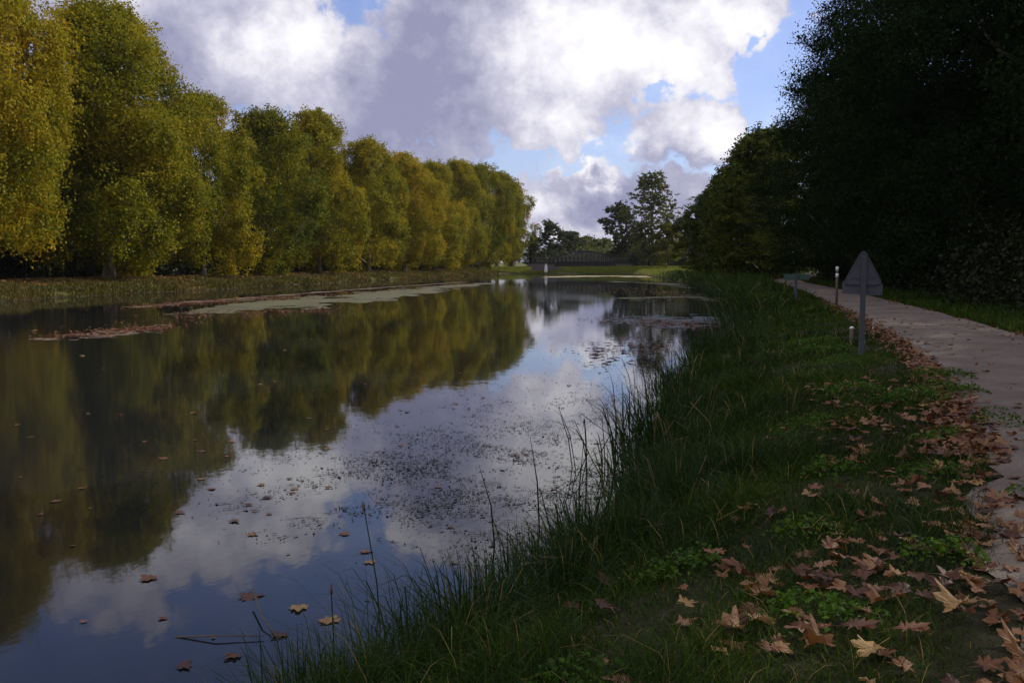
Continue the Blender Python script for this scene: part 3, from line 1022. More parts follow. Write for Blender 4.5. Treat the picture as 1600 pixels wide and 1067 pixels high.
def near_grass():
    rng = np.random.default_rng(21)
    XX = []
    YY = []
    HH = []
    WW = []
    # (d0, d1, count per m2, width)
    for d0, d1, dens, wd in ((2.6, 6, 3600, .0045), (6, 10, 2400, .006), (10, 17, 1300, .009), (17, 30, 520, .016), (30, 55, 200, .03), (55, 110, 60, .05), (110, 175, 26, .08)):
        n = int((d1 - d0) * 6.2 * dens)
        y = rng.uniform(d0, d1, n)
        a = xr(y) - 0.10
        b = xp(y) + 0.12
        x = a + (b - a) * rng.random(n) ** 1.0
        wid = (b - a) / 6.2
        keep = rng.random(n) < wid
        # thin where leaves and soil show, lush near the water
        s = x - xr(y)
        hgt = np.interp(s, [0, 0.6, 1.6, 3], [0.26, 0.19, 0.095, 0.065]) * np.clip(1 + clumpy(rng, x, y, 1.0), 0.5, 2.0)
        hgt *= np.interp(np.abs(x - b), [0, 0.4], [0.55, 1.0]) * np.interp(y, [25, 55], [1.0, 3.2])
        x, y, hgt = x[keep], y[keep], hgt[keep]
        XX.append(x)
        YY.append(y)
        HH.append(hgt * np.clip(rng.gamma(4, .26, len(x)), .3, 2.4))
        WW.append(np.full(len(x), wd))
    x, y, h, w = map(np.concatenate, (XX, YY, HH, WW))
    V = blades(rng, x, y, h, w, rng.uniform(0.2, 1.3, len(x)))
    tint = np.clip(rng.random(len(x)) * 0.8 + 0.12 * np.sin(x * 2 + y * 1.3), 0, 1)
    tint[rng.random(len(x)) < 0.035] = 1.6
    o = add('bank_grass', blades_mesh('bank_grass', V, tint, M['grass']))
    tag(o, 'short dark green grass covering the near bank beside the path', 'grass', None, 'stuff')
    # verge right of the path and far right
    n = 46000
    y = 14 + 110 * rng.random(n) ** 1.5
    x = xp(y) + 3.0 - 0.05 + rng.random(n) ** 1.4 * 6
    V = blades(rng, x, y, rng.uniform(.1, .34, n), 0.006 + y * 0.0006, rng.uniform(.2, 1, n))
    o = add('verge_grass', blades_mesh('verge_grass', V, rng.random(n), M['grass']))
    tag(o, 'rough grass verge between the path and the dark wood', 'grass', None, 'stuff')
    # left bank and far bank meadow
    n = 60000
    y = 55 + 172 * rng.random(n) ** 1.3
    s = rng.random(n) ** 1.3 * 9
    x = xl(y) - s
    k = np.interp(s, [0, 1.2, 3, 9], [1.0, 1.3, .8, .55])
    V = blades(rng, x, y, rng.uniform(.15, .42, n) * k * np.clip(1 + clumpy(rng, x * .3, y * .3, 0.9), .35, 2), 0.03 + y * 0.0006, rng.uniform(.1, .8, n))
    o = add('meadow_grass', blades_mesh('meadow_grass', V, rng.random(n), M['meadow']))
    tag(o, 'tufted olive and straw grass along the left water edge', 'grass', None, 'stuff')
    n = 40000
    x = rng.uniform(-8, 56, n)
    y = np.where(rng.random(n) < 0.55, 226.5 + rng.random(n) * 9, 0)
    far = y == 0
    y[far] = rng.uniform(170, 262, far.sum())
    x[far] = xr(y[far]) + rng.random(far.sum()) * 26
    V = blades(rng, x, y, rng.uniform(.25, .6, n) * np.where(far, 0.45, 1.0), 0.16, rng.uniform(.1, .6, n))
    o = add('far_meadow_grass', blades_mesh('far_meadow_grass', V, rng.random(n) * 0.6, M['far_meadow']))
    tag(o, 'bright sunlit grass on the far bank before the bridge', 'grass', None, 'stuff')
    # low herbs on the near bank
    rngh = np.random.default_rng(77)
    cx = []
    cy = []
    cr = []
    for (d, s, r) in [(11.5, 2.6, .55), (12.3, 2.2, .6), (12.0, 3.2, .5), (4.4, 2.7, .28), (5.2, 3.2, .25), (7.3, 2.8, .28), (4.0, 1.6, .3), (9.1, 2.5, .3), (6.1, 2.1, .3), (15.4, 2.4, .4), (4.8, 3.9, .2), (5.6, 1.5, .35), (8.0, 1.8, .3), (6.6, 3.6, .3), (10.3, 1.6, .4), (13.6, 3.4, .5), (17.5, 2.6, .6), (9.6, 3.3, .3), (20, 2.2, .7)]:
        cx.append(float(xr(d)) + s); cy.append(d); cr.append(r)
    cx, cy, cr = map(np.array, (cx, cy, cr))
    n = 15000
    pw = cr ** 2 / (cr ** 2).sum()
    ci = rngh.choice(len(cx), n, p=pw)
    th = rngh.uniform(0, 6.28, n)
    rr = np.sqrt(rngh.random(n)) * cr[ci] * (1 + .35 * np.sin(3 * th + ci) + .2 * np.sin(5 * th + 2 * ci)) * rngh.choice([1, 1.5], n, p=[.75, .25])
    P = np.stack([cx[ci] + rr * np.cos(th), cy[ci] + rr * np.sin(th), np.zeros(n)], 1)
    P[:, 2] = H(P[:, 0], P[:, 1]) + 0.03 + (0.10 + .05 * np.sin(P[:, 0] * 7) * np.sin(P[:, 1] * 6)) * (1 - (rr / cr[ci]) ** 3) * rngh.uniform(.3, 1.2, n)
    L = rngh.uniform(.02, .045, n)
    V = leaf_quads(rngh, P, unit(rngh.normal(size=(n, 3)) * .6 + [0, 0, 1]), L, L * .7)
    o = add('ground_ivy', quads_mesh('ground_ivy', V, rngh.random(n), M['herb']))
    tag(o, 'low broad-leaved herbs in patches among the bank grass', 'herbs', None, 'stuff')


def sedge_mesh(seed, n, hmin, hmax, spread, wd, fan=0.5, broken=0.05):
    rng = np.random.default_rng(seed)
    r = rng.normal(0, spread, n)
    th = rng.uniform(0, 6.28, n)
    x, y = r * np.cos(th), r * np.sin(th)
    az = np.arctan2(y, x) + rng.normal(0, 0.7, n)
    h = rng.uniform(hmin, hmax, n)
    lean = np.abs(rng.normal(0.25, fan, n))
    V = blades(rng, x, y, h, wd * rng.uniform(.6, 1.4, n), lean, z=np.zeros(n), az=az, droop=0.55)
    t = rng.random(n) * 0.8
    t[rng.random(n) < broken] = 1.3
    return blades_mesh('sedge_clump', V, t, M['sedge'])


def sedges():
    var = [sedge_mesh(1, 260, .45, 1.1, .20, .012, .30), sedge_mesh(2, 320, .4, .95, .26, .012, .38), sedge_mesh(3, 460, .3, 1.15, .36, .013, .5), sedge_mesh(4, 170, .5, 1.2, .20, .011, .28), sedge_mesh(5, 360, .25, .7, .30, .011, .6)]
    # d, offset from the water line, variant, scale, label
    lst = [
        (5.0, -0.05, 3, 0.7, 'loose dark sedge blades at the bottom edge, left of the low tangle'),
        (5.3, 0.05, 4, 0.8, 'low dark tangle of sedge at the very bottom edge by the water'),
        (5.9, -0.12, 3, 0.6, 'thin bent sedge blades at the bottom edge, furthest out on the water'),
        (6.25, 0.12, 1, 0.85, 'dark sedge clump at the bottom edge, just behind the low tangle'),
        (6.7, 0.35, 2, 0.6, 'thick sedge tuft on the bank inside the bottom clumps'),
        (7.3, 0.25, 0, 0.8, 'dense upright sedge tuft on the bank behind the sparse clump'),
        (8.3, 0.35, 0, 0.75, 'dense sedge tuft a step inland from the bushy clump'),
        (9.2, 0.3, 1, 0.85, 'dense sedge tuft a step inland from the spiky clump'),
        (10.4, 0.0, 1, 0.9, 'arched sedge clump at the water below the large leaning stand'),
        (11.6, 0.1, 2, 0.75, 'matted sedge clump at the foot of the large leaning stand'),
        (4.7, 0.30, 2, 0.55, 'matted dark sedge at the bottom edge, right of the low tangle'),
        (5.4, 0.55, 2, 0.6, 'dark sedge tuft at the bottom edge, well up the bank'),
        (6.1, 0.55, 0, 0.6, 'spiky dark sedge tuft on the bank above the bottom edge'),
        (6.9, 0.65, 1, 0.65, 'rounded dark sedge tuft inland of the sparse clump'),
        (7.9, 0.7, 2, 0.6, 'spread dark sedge tuft inland of the spiky clumps'),
        (9.0, 0.75, 2, 0.6, 'broad dark sedge tuft on the bank slope, inland of the dense pair'),
        (8.1, 0.05, 2, 0.6, 'bushy sedge clump between the sparse one and the spiky one'),
        (7.0, 0.0, 3, 0.8, 'sparse sedge clump just beyond the nearest one, blades against dark blue water'),
        (7.6, 0.30, 4, 0.9, 'low spreading sedge on the bank beside the sparse clump'),
        (8.7, -0.02, 0, 0.85, 'upright spiky sedge clump right of the bottom centre, blades against pale water'),
        (9.4, -0.02, 3, 0.85, 'thin tall sedge clump right behind the spiky bottom centre one'),
        (9.9, 0.1, 2, 0.8, 'thick dark sedge clump rising above the spiky pair'),
        (11.0, 0.1, 4, 1.0, 'low bent sedge at the water between the two big stands'),
        (12.6, -0.25, 2, 1.15, 'large arching sedge clump leaning out over the bright water'),
        (13.5, -0.05, 1, 1.2, 'bushy sedge clump just behind the large arching one'),
        (14.9, -0.2, 2, 1.0, 'spreading sedge clump with bent blades on the bright water edge'),
        (16.6, 0.1, 0, 1.0, 'upright sedge clump beyond the arching stand'),
        (18.6, 0.1, 2, 0.9, 'wide sedge clump halfway to the narrow inlet'),
        (21.0, 0.0, 2, 1.0, 'dark wide sedge clump left of the triangular sign'),
        (24.0, 0.1, 1, 1.2, 'rounded sedge clump at the bend of the bank'),
        (27.5, 0.1, 2, 1.1, 'broad sedge clump beyond the bend of the bank'),
    ]
    for i, (d, o_, v, sc, lab) in enumerate(lst):
        x = float(xr(d)) + o_
        o = add('sedge_clump', var[v], None, (x, d, max(float(H(x, d)), WZ) - 0.02), (0, 0, i * 1.37), (sc, sc, sc))
        tag(o, lab, 'sedge', 'sedge clumps along the near water edge')
    for i, d in enumerate(np.arange(31, 120, 3.2)):
        x = float(xr(d)) + 0.15
        sc = 1.1 + 0.25 * math.sin(i * 2.1)
        o = add('sedge_clump', var[[2, 1, 2, 0][i % 4]], None, (x, float(d), WZ + 0.05), (0, 0, i * 0.9), (sc * 1.3, sc * 1.5, sc))
        tag(o, 'distant dark sedge clump further up the right bank', 'sedge', 'distant sedge clumps of the right bank')
    # single seeded stems out in the water
    rs = random.Random(8)
    for (d, px, hh, lab, fx) in ((6.9, 592, 0.85, 'single tall bulrush stem with a brown tip, left of the sedges', -0.12), (6.3, 515, 0.45, 'short broken reed stem standing in dark blue water at the bottom', -0.02)):
        x = (px - 800) / FP * d
        e = bpy.data.objects.new('reed_stem', None)
        C.objects.link(e)
        e.location = (x, d, WZ)
        tag(e, lab, 'reed')
        add('stem', MB().tube([(0, 0, -0.25), (fx * .3, 0, hh * .4), (fx, 0.02, hh)], [0.006, 0.005, 0.004], 6).mesh('stem', M['sedge'], True), e)
        add('seed_head', MB().tube([(fx, 0.02, hh), (fx * 1.06, 0.02, hh + .03), (fx * 1.1, 0.02, hh + 0.07)], [0.008, 0.012, 0.003], 7).mesh('seed_head', M['wood'], True), e)
    for (d, px, hh, fx, lab) in ((9.6, 845, .9, -.10, 'tall bare reed stalk rising above the bottom centre sedges'), (9.0, 775, .75, -.16, 'leaning bare reed stalk left of the tallest one'), (9.8, 905, .8, .05, 'straight bare reed stalk right of the tallest one')):
        x = (px - 800) / FP * d
        o = add('reed_stem', MB().tube([(0, 0, -0.2), (fx * .3, 0, hh * .5), (fx, 0.02, hh)], [0.010, 0.007, 0.002], 6).mesh('reed_stem', M['sedge'], True), None, (x, d, WZ))
        tag(o, lab, 'reed')
    # dry sticks lying in the corner of the water
    for (pts, lab) in (([(-2.35, 6.75, .0), (-2.05, 6.7, .03), (-1.72, 6.72, .02)], 'thin dark twig lying flat on the water at the bottom left of the sedges'),
                       ([(-2.0, 7.5, .09), (-1.8, 7.0, .05), (-1.62, 6.7, .01)], 'thin dark twig slanting down into the water, crossing the flat one')):
        o = add('twig', MB().tube([(a, b, WZ + c) for a, b, c in pts], [.007, .006, .004], 6).mesh('twig', M['wood'], True))
        tag(o, lab, 'twig')


near_grass()
sedges()


# ------------------------------------------------------------------ things floating on the water
def film(name, pts, width, cell, m_, label, seed, thr=0.0, cat='algae', stretch=(0.10, 0.05), z=0.006):
    """thin irregular floating film: cells kept where a ragged field is high. pts: centre line (x, y, half width)"""
    rng = np.random.default_rng(seed)
    P = np.array(pts, float)
    x0, x1 = P[:, 0].min() - P[:, 2].max(), P[:, 0].max() + P[:, 2].max()
    y0, y1 = P[:, 1].min() - 4, P[:, 1].max() + 4
    cx, cy = cell
    nx, ny = int((x1 - x0) / cx), int((y1 - y0) / cy)
    X, Y = np.meshgrid(x0 + np.arange(nx + 1) * cx, y0 + np.arange(ny + 1) * cy)
    best = np.full(X.shape, -9.0)
    for (a, b) in zip(P[:-1], P[1:]):
        dx, dy = b[0] - a[0], b[1] - a[1]
        L2 = dx * dx + dy * dy
        t = np.clip(((X - a[0]) * dx + (Y - a[1]) * dy) / L2, 0, 1)
        dist = np.abs(X - (a[0] + dx * t)) + 0.25 * np.abs(Y - (a[1] + dy * t))
        hw = a[2] + (b[2] - a[2]) * t
        best = np.maximum(best, 1 - dist / np.maximum(hw, 0.01))
    f = np.zeros(X.shape)
    amp = 0.5
    for o in range(6):
        kx, ky = stretch[0] * 2 ** o * 6.28, stretch[1] * 2 ** o * 6.28
        ph = rng.uniform(0, 6.28, 4)
        f += amp * np.sin(X * kx + ph[0] + 1.3 * np.sin(Y * ky * .7 + ph[1])) * np.sin(Y * ky + ph[2] + 1.1 * np.sin(X * kx * .8 + ph[3]))
        amp *= 0.72
    val = best + 0.75 * f - thr
    vc = (val[:-1, :-1] + val[1:, 1:] + val[1:, :-1] + val[:-1, 1:]) / 4
    keep = (vc > 0) & (xr(Y[:-1, :-1]) - 0.2 > X[:-1, :-1]) & (xl(Y[:-1, :-1]) + .2 < X[:-1, :-1])
    X = X + rng.uniform(-.3, .3, X.shape) * cx
    Y = Y + rng.uniform(-.3, .3, Y.shape) * cy
    c = nx + 1
    ii, jj = np.nonzero(keep)
    b = ii * c + jj
    F = np.stack([b, b + 1, b + c + 1, b + c], 1)
    used, inv = np.unique(F, return_inverse=True)
    V = np.stack([X.ravel()[used], Y.ravel()[used], np.full(len(used), WZ + z)], 1)
    me = mesh_np(name, V, inv.ravel(), np.arange(len(F)) * 4, None, [m_])
    o = add(name, me)
    tag(o, label, cat, None, 'stuff')


def on_water(px, py):
    d = 2.6 * FP / (py - 410)
    return ((px - 800) / FP * d, d)


def W(px, py, hw):
    x, y = on_water(px, py)
    return (x, y, hw)


def floating():
    film('algae_film', [W(330, 487, 1.6), W(420, 475, 5.0), W(520, 468, 5.5), W(620, 458, 5.0), W(690, 449, 4.0), W(760, 443, 2.0)], 0, (0.16, 0.35), M['algae'],
         'pale green algae film spread along the left side of the canal', 1, 0.42)
    film('algae_film', [W(120, 523, 1.5), W(190, 519, 2.2), W(240, 513, .6)], 0, (0.10, 0.2), M['algae_brown'], 'thin brown weed streak near the left edge of the water', 2, 0.72, stretch=(.16, .5))
    film('algae_film', [W(230, 478, 1.8), W(330, 470, 3), W(430, 462, 2), W(560, 452, 2), W(720, 441, 2)], 0, (0.14, 0.3), M['algae_brown'], 'brown leaf and weed scum between the algae and left bank', 3, 0.72, stretch=(.12, .4))
    film('algae_film', [W(860, 433, 3), W(930, 431, 7), W(1000, 432, 5)], 0, (0.4, 0.8), M['algae_pale'], 'pale straw coloured film before the far bank', 4, 0.2)
    film('algae_film', [W(960, 440, 5), W(1040, 443, 6), W(1080, 450, 3)], 0, (0.3, 0.4), M['algae'], 'algae streaks in the shade near the far right bank', 5, 0.85, stretch=(.06, .5))
    film('algae_film', [W(990, 466, 4), W(1080, 463, 4), W(1120, 470, 2)], 0, (0.2, 0.3), M['algae'], 'thin weed streaks on bright water off the right bank', 6, 0.85, stretch=(.08, .6))
    film('algae_film', [W(985, 503, 1.6), W(1050, 503, 3.0), W(1110, 497, 2.0)], 0, (0.12, 0.2), M['weed'], 'dark weed bed reaching out from the right bank', 7, 0.6, stretch=(.2, .5))
    # leaf scraps and scum round the films
    rg = np.random.default_rng(43)
    XX, YY = [], []
    for (ax, ay, bx, by, wd, n) in ((230, 478, 500, 462, 2.5, 2400), (500, 462, 760, 441, 2.0, 1200), (290, 492, 520, 484, 2.2, 1400), (100, 524, 250, 512, 1.0, 1500), (150, 510, 300, 500, 2.5, 300), (950, 447, 1120, 470, 5.0, 1500), (960, 500, 1100, 510, 2.0, 1500), (940, 560, 1060, 530, 1.6, 500)):
        t = rg.random(n)
        px, py = ax + (bx - ax) * t, ay + (by - ay) * t
        d = 2.6 * FP / (py - 410)
        x = (px - 800) / FP * d + rg.normal(0, wd * .5, n)
        y = d + rg.normal(0, wd, n)
        k = (np.sin(x * 1.3 + 2 * np.sin(y * .6)) * np.sin(y * .9 + x * .4) + rg.normal(0, .5, n) > -.1) & (x < xr(y) - .1) & (x > xl(y) + .3)
        XX.append(x[k]); YY.append(y[k])
    x, y = np.concatenate(XX), np.concatenate(YY)
    L = rg.gamma(2.5, .035, len(x)) + .04
    N = unit(rg.normal(size=(len(x), 3)) * .12 + [0, 0, 1])
    o = add('floating_litter', quads_mesh('floating_litter', leaf_quads(rg, np.stack([x, y, np.full(len(x), WZ + .025)], 1), N, L, L * .6), rg.random(len(x)) * .5, M['dead']))
    tag(o, 'brown leaf scraps floating round the algae and the weed streaks', 'floating litter', None, 'stuff')
    # scraps of weed on the near water
    rng = np.random.default_rng(41)
    XX = []
    YY = []
    for (px, py, sx, sy, n) in ((760, 715, 110, 45, 2600), (560, 760, 120, 30, 1700), (900, 760, 70, 60, 2400), (640, 720, 90, 40, 1200), (930, 650, 90, 40, 1500), (820, 620, 140, 30, 700),
                                (700, 800, 100, 45, 900), (990, 560, 70, 30, 700), (900, 500, 90, 25, 400), (860, 840, 60, 40, 1200), (480, 810, 80, 30, 420), (640, 580, 260, 50, 260), (300, 620, 200, 60, 120)):
        n = int(n * 2.4)
        qx = rng.normal(px, sx * 1.1, n)
        qy = np.clip(rng.normal(py, sy, n), 470, 1060)
        d = 2.6 * FP / (qy - 410)
        x = (qx - 800) / FP * d
        f = np.sin(x * 2.1 + 1.7 * np.sin(d * .9)) * np.sin(d * 1.7 + 1.2 * np.sin(x * 1.1)) + .6 * np.sin(x * 6 + d * 3) * np.sin(d * 5)
        k = (f + rng.normal(0, .5, n) > 0.1) & (x < xr(d) - 0.05)
        XX.append(x[k])
        YY.append(d[k])
    x = np.concatenate(XX)
    y = np.concatenate(YY)
    n = len(x)
    th = rng.uniform(0, np.pi, n)
    L = rng.gamma(2.0, .011, n) + .008
    Wd = L * rng.uniform(.15, .6, n)
    long = rng.random(n) < .12
    L[long] *= 3
    Wd[long] *= .35
    t = np.stack([np.cos(th), np.sin(th), np.zeros(n)], 1)
    b = np.stack([-np.sin(th), np.cos(th), np.zeros(n)], 1)
    P = np.stack([x, y, np.full(n, WZ + .006)], 1)
    up = np.zeros((n, 3))
    up[:, 2] = rng.uniform(0, .012, n)
    V = np.empty((n, 4, 3))
    V[:, 0] = P - t * L[:, None] * .5 + up
    V[:, 1] = P + b * Wd[:, None] * .5
    V[:, 2] = P + t * L[:, None] * .5
    V[:, 3] = P - b * Wd[:, None] * .5 + up * .6
    o = add('pond_weed', quads_mesh('pond_weed', V, rng.random(n), M['weed']))
    tag(o, 'scattered dark scraps of weed floating on the near water', 'pond weed', None, 'stuff')


floating()


# ------------------------------------------------------------------ fallen leaves
def plane_leaf(seed, curl):
    """five-pointed plane leaf about 1 unit wide with a stalk; curled up at the lobes"""
    r = random.Random(seed)
    tips = [(-150, .42), (-85, .50), (-38, .52), (0, .60)]
    tips = [(-78, .46), (-38, .54), (0, .62), (38, .54), (78, .46)]
    out = []
    out.append((180 - 14, .07))
    out.append((-128, .30))
    for i, (a, l) in enumerate(tips):
        l *= r.uniform(.85, 1.12)
        a += r.uniform(-5, 5)
        out.append((a - 15, l * .66))
        out.append((a - 8, l * .88))
        out.append((a, l))
        out.append((a + 8, l * .84))
        out.append((a + 15, l * .68))
        if i < 4:
            out.append(((a + tips[i + 1][0]) / 2, .37 * r.uniform(.9, 1.15)))
    out.append((128, .30))
    V = [(0, 0, 0)]
    ax = r.uniform(0, 6.28)
    kx = math.cos(ax)
    ky = math.sin(ax)

    def zz(x, y):
        u = x * kx + y * ky
        rr = math.hypot(x, y)
        return curl * (0.9 * u * u + 0.35 * rr * math.sin(3 * math.atan2(y, x) + seed)) + 0.02
    ring = []
    for (a, l) in out:
        x, y = l * math.sin(R(a)), l * math.cos(R(a))
        V.append((x * .5, y * .5, zz(x * .5, y * .5)))
    n = len(out)
    for (a, l) in out:
        x, y = l * math.sin(R(a)), l * math.cos(R(a))
        V.append((x, y, zz(x, y) + r.uniform(-.05, .06)))
    F = []
    for i in range(n):
        j = (i + 1) % n
        F.append((0, 1 + i, 1 + j))
        F.append((1 + i, 1 + n + i, 1 + n + j, 1 + j))
    # stalk
    k = len(V)
    V += [(-.012, 0, .0), (.012, 0, 0), (.03, -.5, zz(0, -.3) * .6 + .03), (.01, -.5, zz(0, -.3) * .6 + .03)]
    F.append((k, k + 1, k + 2, k + 3))
    return V, F


def leaves():
    rng = np.random.default_rng(61)
    protos = []
    for i in range(12):
        V, F = plane_leaf(i, [0.1, 0.3, 0.5, 0.8][i % 4])
        me = bpy.data.meshes.new('fallen_leaf')
        me.from_pydata(V, [], F)
        me.materials.append(M['dead'])
        a = me.attributes.new('tint', 'FLOAT', 'FACE')
        a.data.foreach_set('value', np.zeros(len(F), np.float32))
        me.update()
        protos.append((me, np.array(V), F))

    def on_ground(px, py):
        d = 1.6 * FP / (py - 410)
        return (px - 800) / FP * d, d
    spots = []     # x, y, z, size, kind, tilt
    # drift of leaves on the near path edge
    n = 430
    y = 3.4 + 20 * rng.random(n) ** 1.7
    x = xp(y) + rng.normal(0.10, 0.20, n) * np.interp(y, [3, 8, 14], [1.5, 1.0, .6])
    for a, b in zip(x, y):
        spots.append((a, b, float(H(a, b)) + .03, rng.uniform(.09, .19), 'edge'))
    n = 110
    y = 4 + 24 * rng.random(n)
    x = xp(y) + .5 + rng.random(n) ** 1.6 * 2.4
    for a, b in zip(x, y):
        spots.append((a, b, float(H(a, b)) + .045, rng.uniform(.08, .16), 'path'))
    # over the grass, in loose clusters
    cl = [(rng.uniform(3.2, 13), rng.uniform(.25, 1.0)) for _ in range(36)]
    for d, f in cl:
        for _ in range(rng.integers(3, 9)):
            b = d + rng.normal(0, .35)
            a0, a1 = float(xr(b)) + 1.0, float(xp(b))
            a = a0 + (a1 - a0) * min(max(f + rng.normal(0, .12), 0), 1)
            spots.append((a, b, float(H(a, b)) + rng.uniform(.04, .075), rng.uniform(.10, .19), 'grass'))
    for _ in range(110):
        b = 3.6 + 11 * rng.random() ** 1.2
        a0, a1 = float(xr(b)) + 1.1, float(xp(b))
        a = a0 + (a1 - a0) * rng.random() ** .8
        spots.append((a, b, float(H(a, b)) + rng.uniform(.03, .07), rng.uniform(.06, .17), 'grass'))
    for (px, py, sz) in ((1345, 1018, .2), (1520, 985, .21), (1430, 1030, .19), (1290, 1040, .16), (1255, 905, .18), (1310, 870, .16), (1385, 800, .15), (1270, 775, .16), (1310, 715, .15), (1175, 775, .15), (1120, 850, .17), (1410, 860, .15), (1540, 850, .16), (1490, 935, .17)):
        a, b = on_ground(px, py)
        spots.append((a, b, float(H(a, b)) + .09, sz, 'grass' if px < 1480 else 'edge'))
    # floating
    fl = [(222, 915, .20), (372, 945, .24), (458, 960, .20), (510, 985, .2), (355, 820, .15), (382, 842, .15), (458, 768, .13), (450, 775, .12), (530, 842, .14), (562, 870, .15), (572, 886, .14), (405, 762, .13),
          (270, 1056, .18), (355, 1040, .16), (110, 985, .07), (250, 720, .16), (300, 690, .1), (360, 692, .14), (508, 703, .11), (480, 655, .16), (660, 715, .10), (240, 980, .09), (430, 1005, .16), (620, 668, .1),
          (680, 765, .1), (700, 830, .1), (730, 640, .1), (945, 568, .2), (918, 572, .16), (1000, 560, .16), (50, 810, .07), (100, 860, .07), (130, 800, .05), (20, 750, .06), (180, 650, .1), (320, 1010, .05), (380, 795, .12), (445, 752, .1)]
    for px, py, sz in fl:
        a, b = on_water(px, py)
        spots.append((a, b, WZ + .008, sz, 'water'))
    for _ in range(70):
        px, py = rng.uniform(0, 950), 480 + 330 * rng.random() ** 1.3
        a, b = on_water(px, py)
        if a < float(xr(b)) - .3 and a > float(xl(b)) + 1:
            spots.append((a, b, WZ + .008, rng.uniform(.06, .16), 'water'))
    # the 300 that show largest are things, the rest is litter
    vis = []
    for s in spots:
        px = 800 + FP * s[0] / s[1]
        py = 410 + FP * (1.6 - s[2]) / s[1]
        dist = math.sqrt(s[0] ** 2 + s[1] ** 2 + (1.6 - s[2]) ** 2)
        inside = 0 < px < 1600 and py < 1067
        score = (s[3] ** 2) * (1.6 - s[2]) / dist ** 3 * (1 if inside else 0)
        vis.append(score * (3 if s[4] == 'water' else 1))
    order = np.argsort(vis)[::-1]
    lab = {'edge': ('brown curled plane leaf in the drift along the path edge', 'fallen leaves drifted along the path edge'),
           'path': ('single dry plane leaf lying out on the bare gravel path', 'fallen leaves on the gravel path'),
           'grass': ('dry brown plane leaf lying on the grass of the near bank', 'fallen leaves on the grass bank'),
           'water': ('orange brown plane leaf floating on the canal water', 'fallen leaves floating on the canal')}
    rest = []
    for q, i in enumerate(order):
        a, b, z, sz, kd = spots[i]
        v = int(rng.integers(0, 12))
        if kd == 'water':
            v = v // 4 * 4 + (v % 2)
        rz = rng.uniform(0, 6.28)
        tx, ty = (rng.normal(0, .13), rng.normal(0, .13)) if kd in ('grass', 'edge') else (rng.normal(0, .06), rng.normal(0, .06))
        if q < 295 and vis[i] > 0:
            l, g = lab[kd]
            o = add('fallen_leaf', protos[v][0], None, (a, b, z), (tx, ty, rz), (sz, sz, sz * (.35 if kd == 'water' else 1)))
            tag(o, l, 'leaf', g)
        else:
            mt = Matrix.LocRotScale(Vector((a, b, z)), Matrix.Rotation(rz, 3, 'Z') @ Matrix.Rotation(tx, 3, 'X'), Vector((sz, sz, sz)))
            m3 = np.array(mt.to_3x3())
            rest.append((protos[v][1] @ m3.T + [a, b, z], protos[v][2], rng.random()))
    VV = []
    FF = []
    TT = []
    base = 0
    for v, f, t in rest:
        VV.append(v)
        for ff in f:
            FF.append(tuple(base + k for k in ff))
            TT.append(t)
        base += len(v)
    me = bpy.data.meshes.new('leaf_litter')
    me.from_pydata(np.concatenate(VV).tolist(), [], FF)
    at = me.attributes.new('tint', 'FLOAT', 'FACE')
    at.data.foreach_set('value', np.array(TT, np.float32))
    me.materials.append(M['dead'])
    o = add('leaf_litter', me)
    tag(o, 'small brown leaf litter scattered on the path edge and bank', 'leaf litter', None, 'stuff')
    # fine distant litter
    n = 5000
    y = 8 + 90 * rng.random(n) ** 1.5
    side = rng.random(n) < .75
    x = np.where(side, xp(y) + rng.normal(-.02, .17, n), xp(y) + 3.0 + rng.normal(.3, .4, n))
    P = np.stack([x, y, H(x, y) + .05], 1)
    L = rng.uniform(.05, .12, n)
    V = leaf_quads(rng, P, unit(rng.normal(size=(n, 3)) * .35 + [0, 0, 1]), L, L * .8)
    o = add('leaf_litter', quads_mesh('leaf_litter', V, rng.random(n) * .7, M['dead']))
    tag(o, 'distant reddish leaf litter along both edges of the path', 'leaf litter', None, 'stuff')
    # litter under the left trees
    n = 14000
    y = 60 + 160 * rng.random(n) ** 1.3
    x = xl(y) - 4.0 - rng.random(n) * 9
    P = np.stack([x, y, H(x, y) + .06], 1)
    L = rng.uniform(.15, .4, n)
    V = leaf_quads(rng, P, unit(rng.normal(size=(n, 3)) * .3 + [0, 0, 1]), L, L * .8)
    o = add('leaf_litter', quads_mesh('leaf_litter', V, rng.random(n) * .7, M['dead']))
    tag(o, 'rusty leaf litter under the trees of the left bank', 'leaf litter', None, 'stuff')


leaves()


# ------------------------------------------------------------------ signs and posts beside the path
def empt(name, x, y, rz, label, cat):
    e = bpy.data.objects.new(name, None)
    C.objects.link(e)
    e.location = (x, y, float(H(x, y)))
    e.rotation_euler = (0, 0, rz)
    tag(e, label, cat)
    return e


def rounded(pts, r, k=4):
    out = []
    n = len(pts)
    for i in range(n):
        p = Vector(pts[i])
        a = (Vector(pts[i - 1]) - p).normalized()
        b = (Vector(pts[(i + 1) % n]) - p).normalized()
        for j in range(k + 1):
            t = j / k
            q = p + a * r * (1 - t) ** 2 + b * r * t ** 2
            out.append((q.x, q.y))
    return out


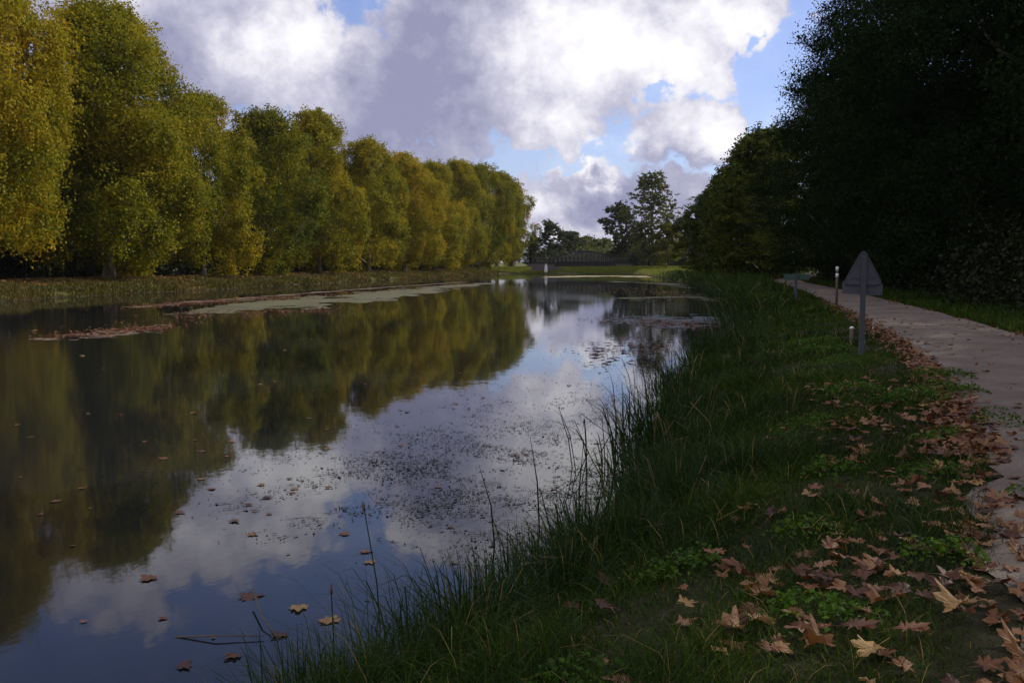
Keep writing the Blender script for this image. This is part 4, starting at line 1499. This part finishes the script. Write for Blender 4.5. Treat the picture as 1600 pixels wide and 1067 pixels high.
def signs():
    d = 16.8
    x = (1348 - 800) / FP * d
    e = empt('triangular_sign', x, d, R(-6), 'grey back of a triangular road sign with a small plate below, on the near bank', 'sign')
    hh = 1.6 + (410 - 392) / FP * d - float(H(x, d))
    add('post', MB().box((0, 0, hh / 2 - .06), (.085, .05, hh - .02)).mesh('post', M['steel']), e)
    tri = rounded([(-.325, hh - .565), (.325, hh - .565), (0, hh + .035)], .11)
    add('triangle_plate', MB().prism(tri, .036, .046).mesh('triangle_plate', M['sign_back']), e)
    ed = [(a, .03, b) for a, b in tri]
    rm = MB()
    for q in range(len(ed)):
        rm.bar(ed[q], ed[(q + 1) % len(ed)], .014, .02)
    add('rim', rm.mesh('rim', M['steel']), e)
    mb = MB()
    for z, w in ((hh - .45, .40), (hh - .25, .20)):
        mb.box((0, .031, z), (w, .008, .035))
    add('bracket', mb.mesh('bracket', M['steel']), e)
    pl = rounded([(-.33, hh - .72), (.33, hh - .75), (.33, hh - .54), (-.33, hh - .51)], .03)
    add('lower_plate', MB().prism([(a, b) for a, b in pl], .050, .058).mesh('lower_plate', M['sign_back']), e)
    # low bollard next to it
    d = 19.4
    x = (1332 - 800) / FP * d
    e = empt('marker_stake', x, d, 0.3, 'knee-high dark stake with a white cap beside the triangular sign', 'stake')
    add('stake', MB().tube([(0, 0, -.1), (0, 0, .30)], [.045, .04], 10).mesh('stake', M['wood'], True), e)
    add('cap', MB().tube([(0, 0, .30), (0, 0, .325), (0, 0, .345)], [.046, .045, .02], 10).mesh('cap', M['white'], True), e)
    # thin post with white reflectors at the path edge
    d = 37
    x = (1307 - 800) / FP * d
    e = empt('reflector_post', x, d, 0, 'thin post with white reflector bands at the left edge of the path', 'post')
    h = 1.6 + (410 - 416) / FP * d - float(H(x, d))
    add('post', MB().tube([(0, 0, -.1), (0, 0, h)], [.05, .045], 10).mesh('post', M['wood'], True), e)
    for z in (h - .09, h - .34):
        add('reflector', MB().tube([(0, 0, z - .07), (0, 0, z + .07)], [.056, .056], 10).mesh('reflector', M['white'], True), e)
    # fingerpost
    d = 40
    x = (1243 - 800) / FP * d
    e = empt('direction_sign', x, d, R(-4), 'dark low direction sign with a wide plate, further along the bank', 'sign')
    h = 1.6 + (410 - 427) / FP * d - float(H(x, d))
    add('post', MB().box((0, 0, h / 2 - .05), (.11, .09, h + .1)).mesh('post', M['steel']), e)
    add('plate', MB().prism(rounded([(-.48, h - .26), (.50, h - .26), (.60, h - .14), (.50, h - .02), (-.48, h - .02)], .02), .047, .067).mesh('plate', M['green_plate']), e)


signs()


# ------------------------------------------------------------------ haze
def haze():
    mt, nt = new_mat('haze_air')
    v = nt.node('ShaderNodeVolumePrincipled')
    v.inputs['Color'].default_value = (0.80, 0.86, 0.97, 1)
    v.inputs['Density'].default_value = HAZE
    v.inputs['Anisotropy'].default_value = 0.3
    nt.l.new(v.outputs[0], nt.out.inputs['Volume'])
    o = add('haze', MB().box((0, 1250, 15.5), (9000, 6000, 38)).mesh('haze', mt))
    tag(o, 'thin pale haze in the air over the canal', 'haze', None, 'stuff')


HAZE = 0.00006
haze()
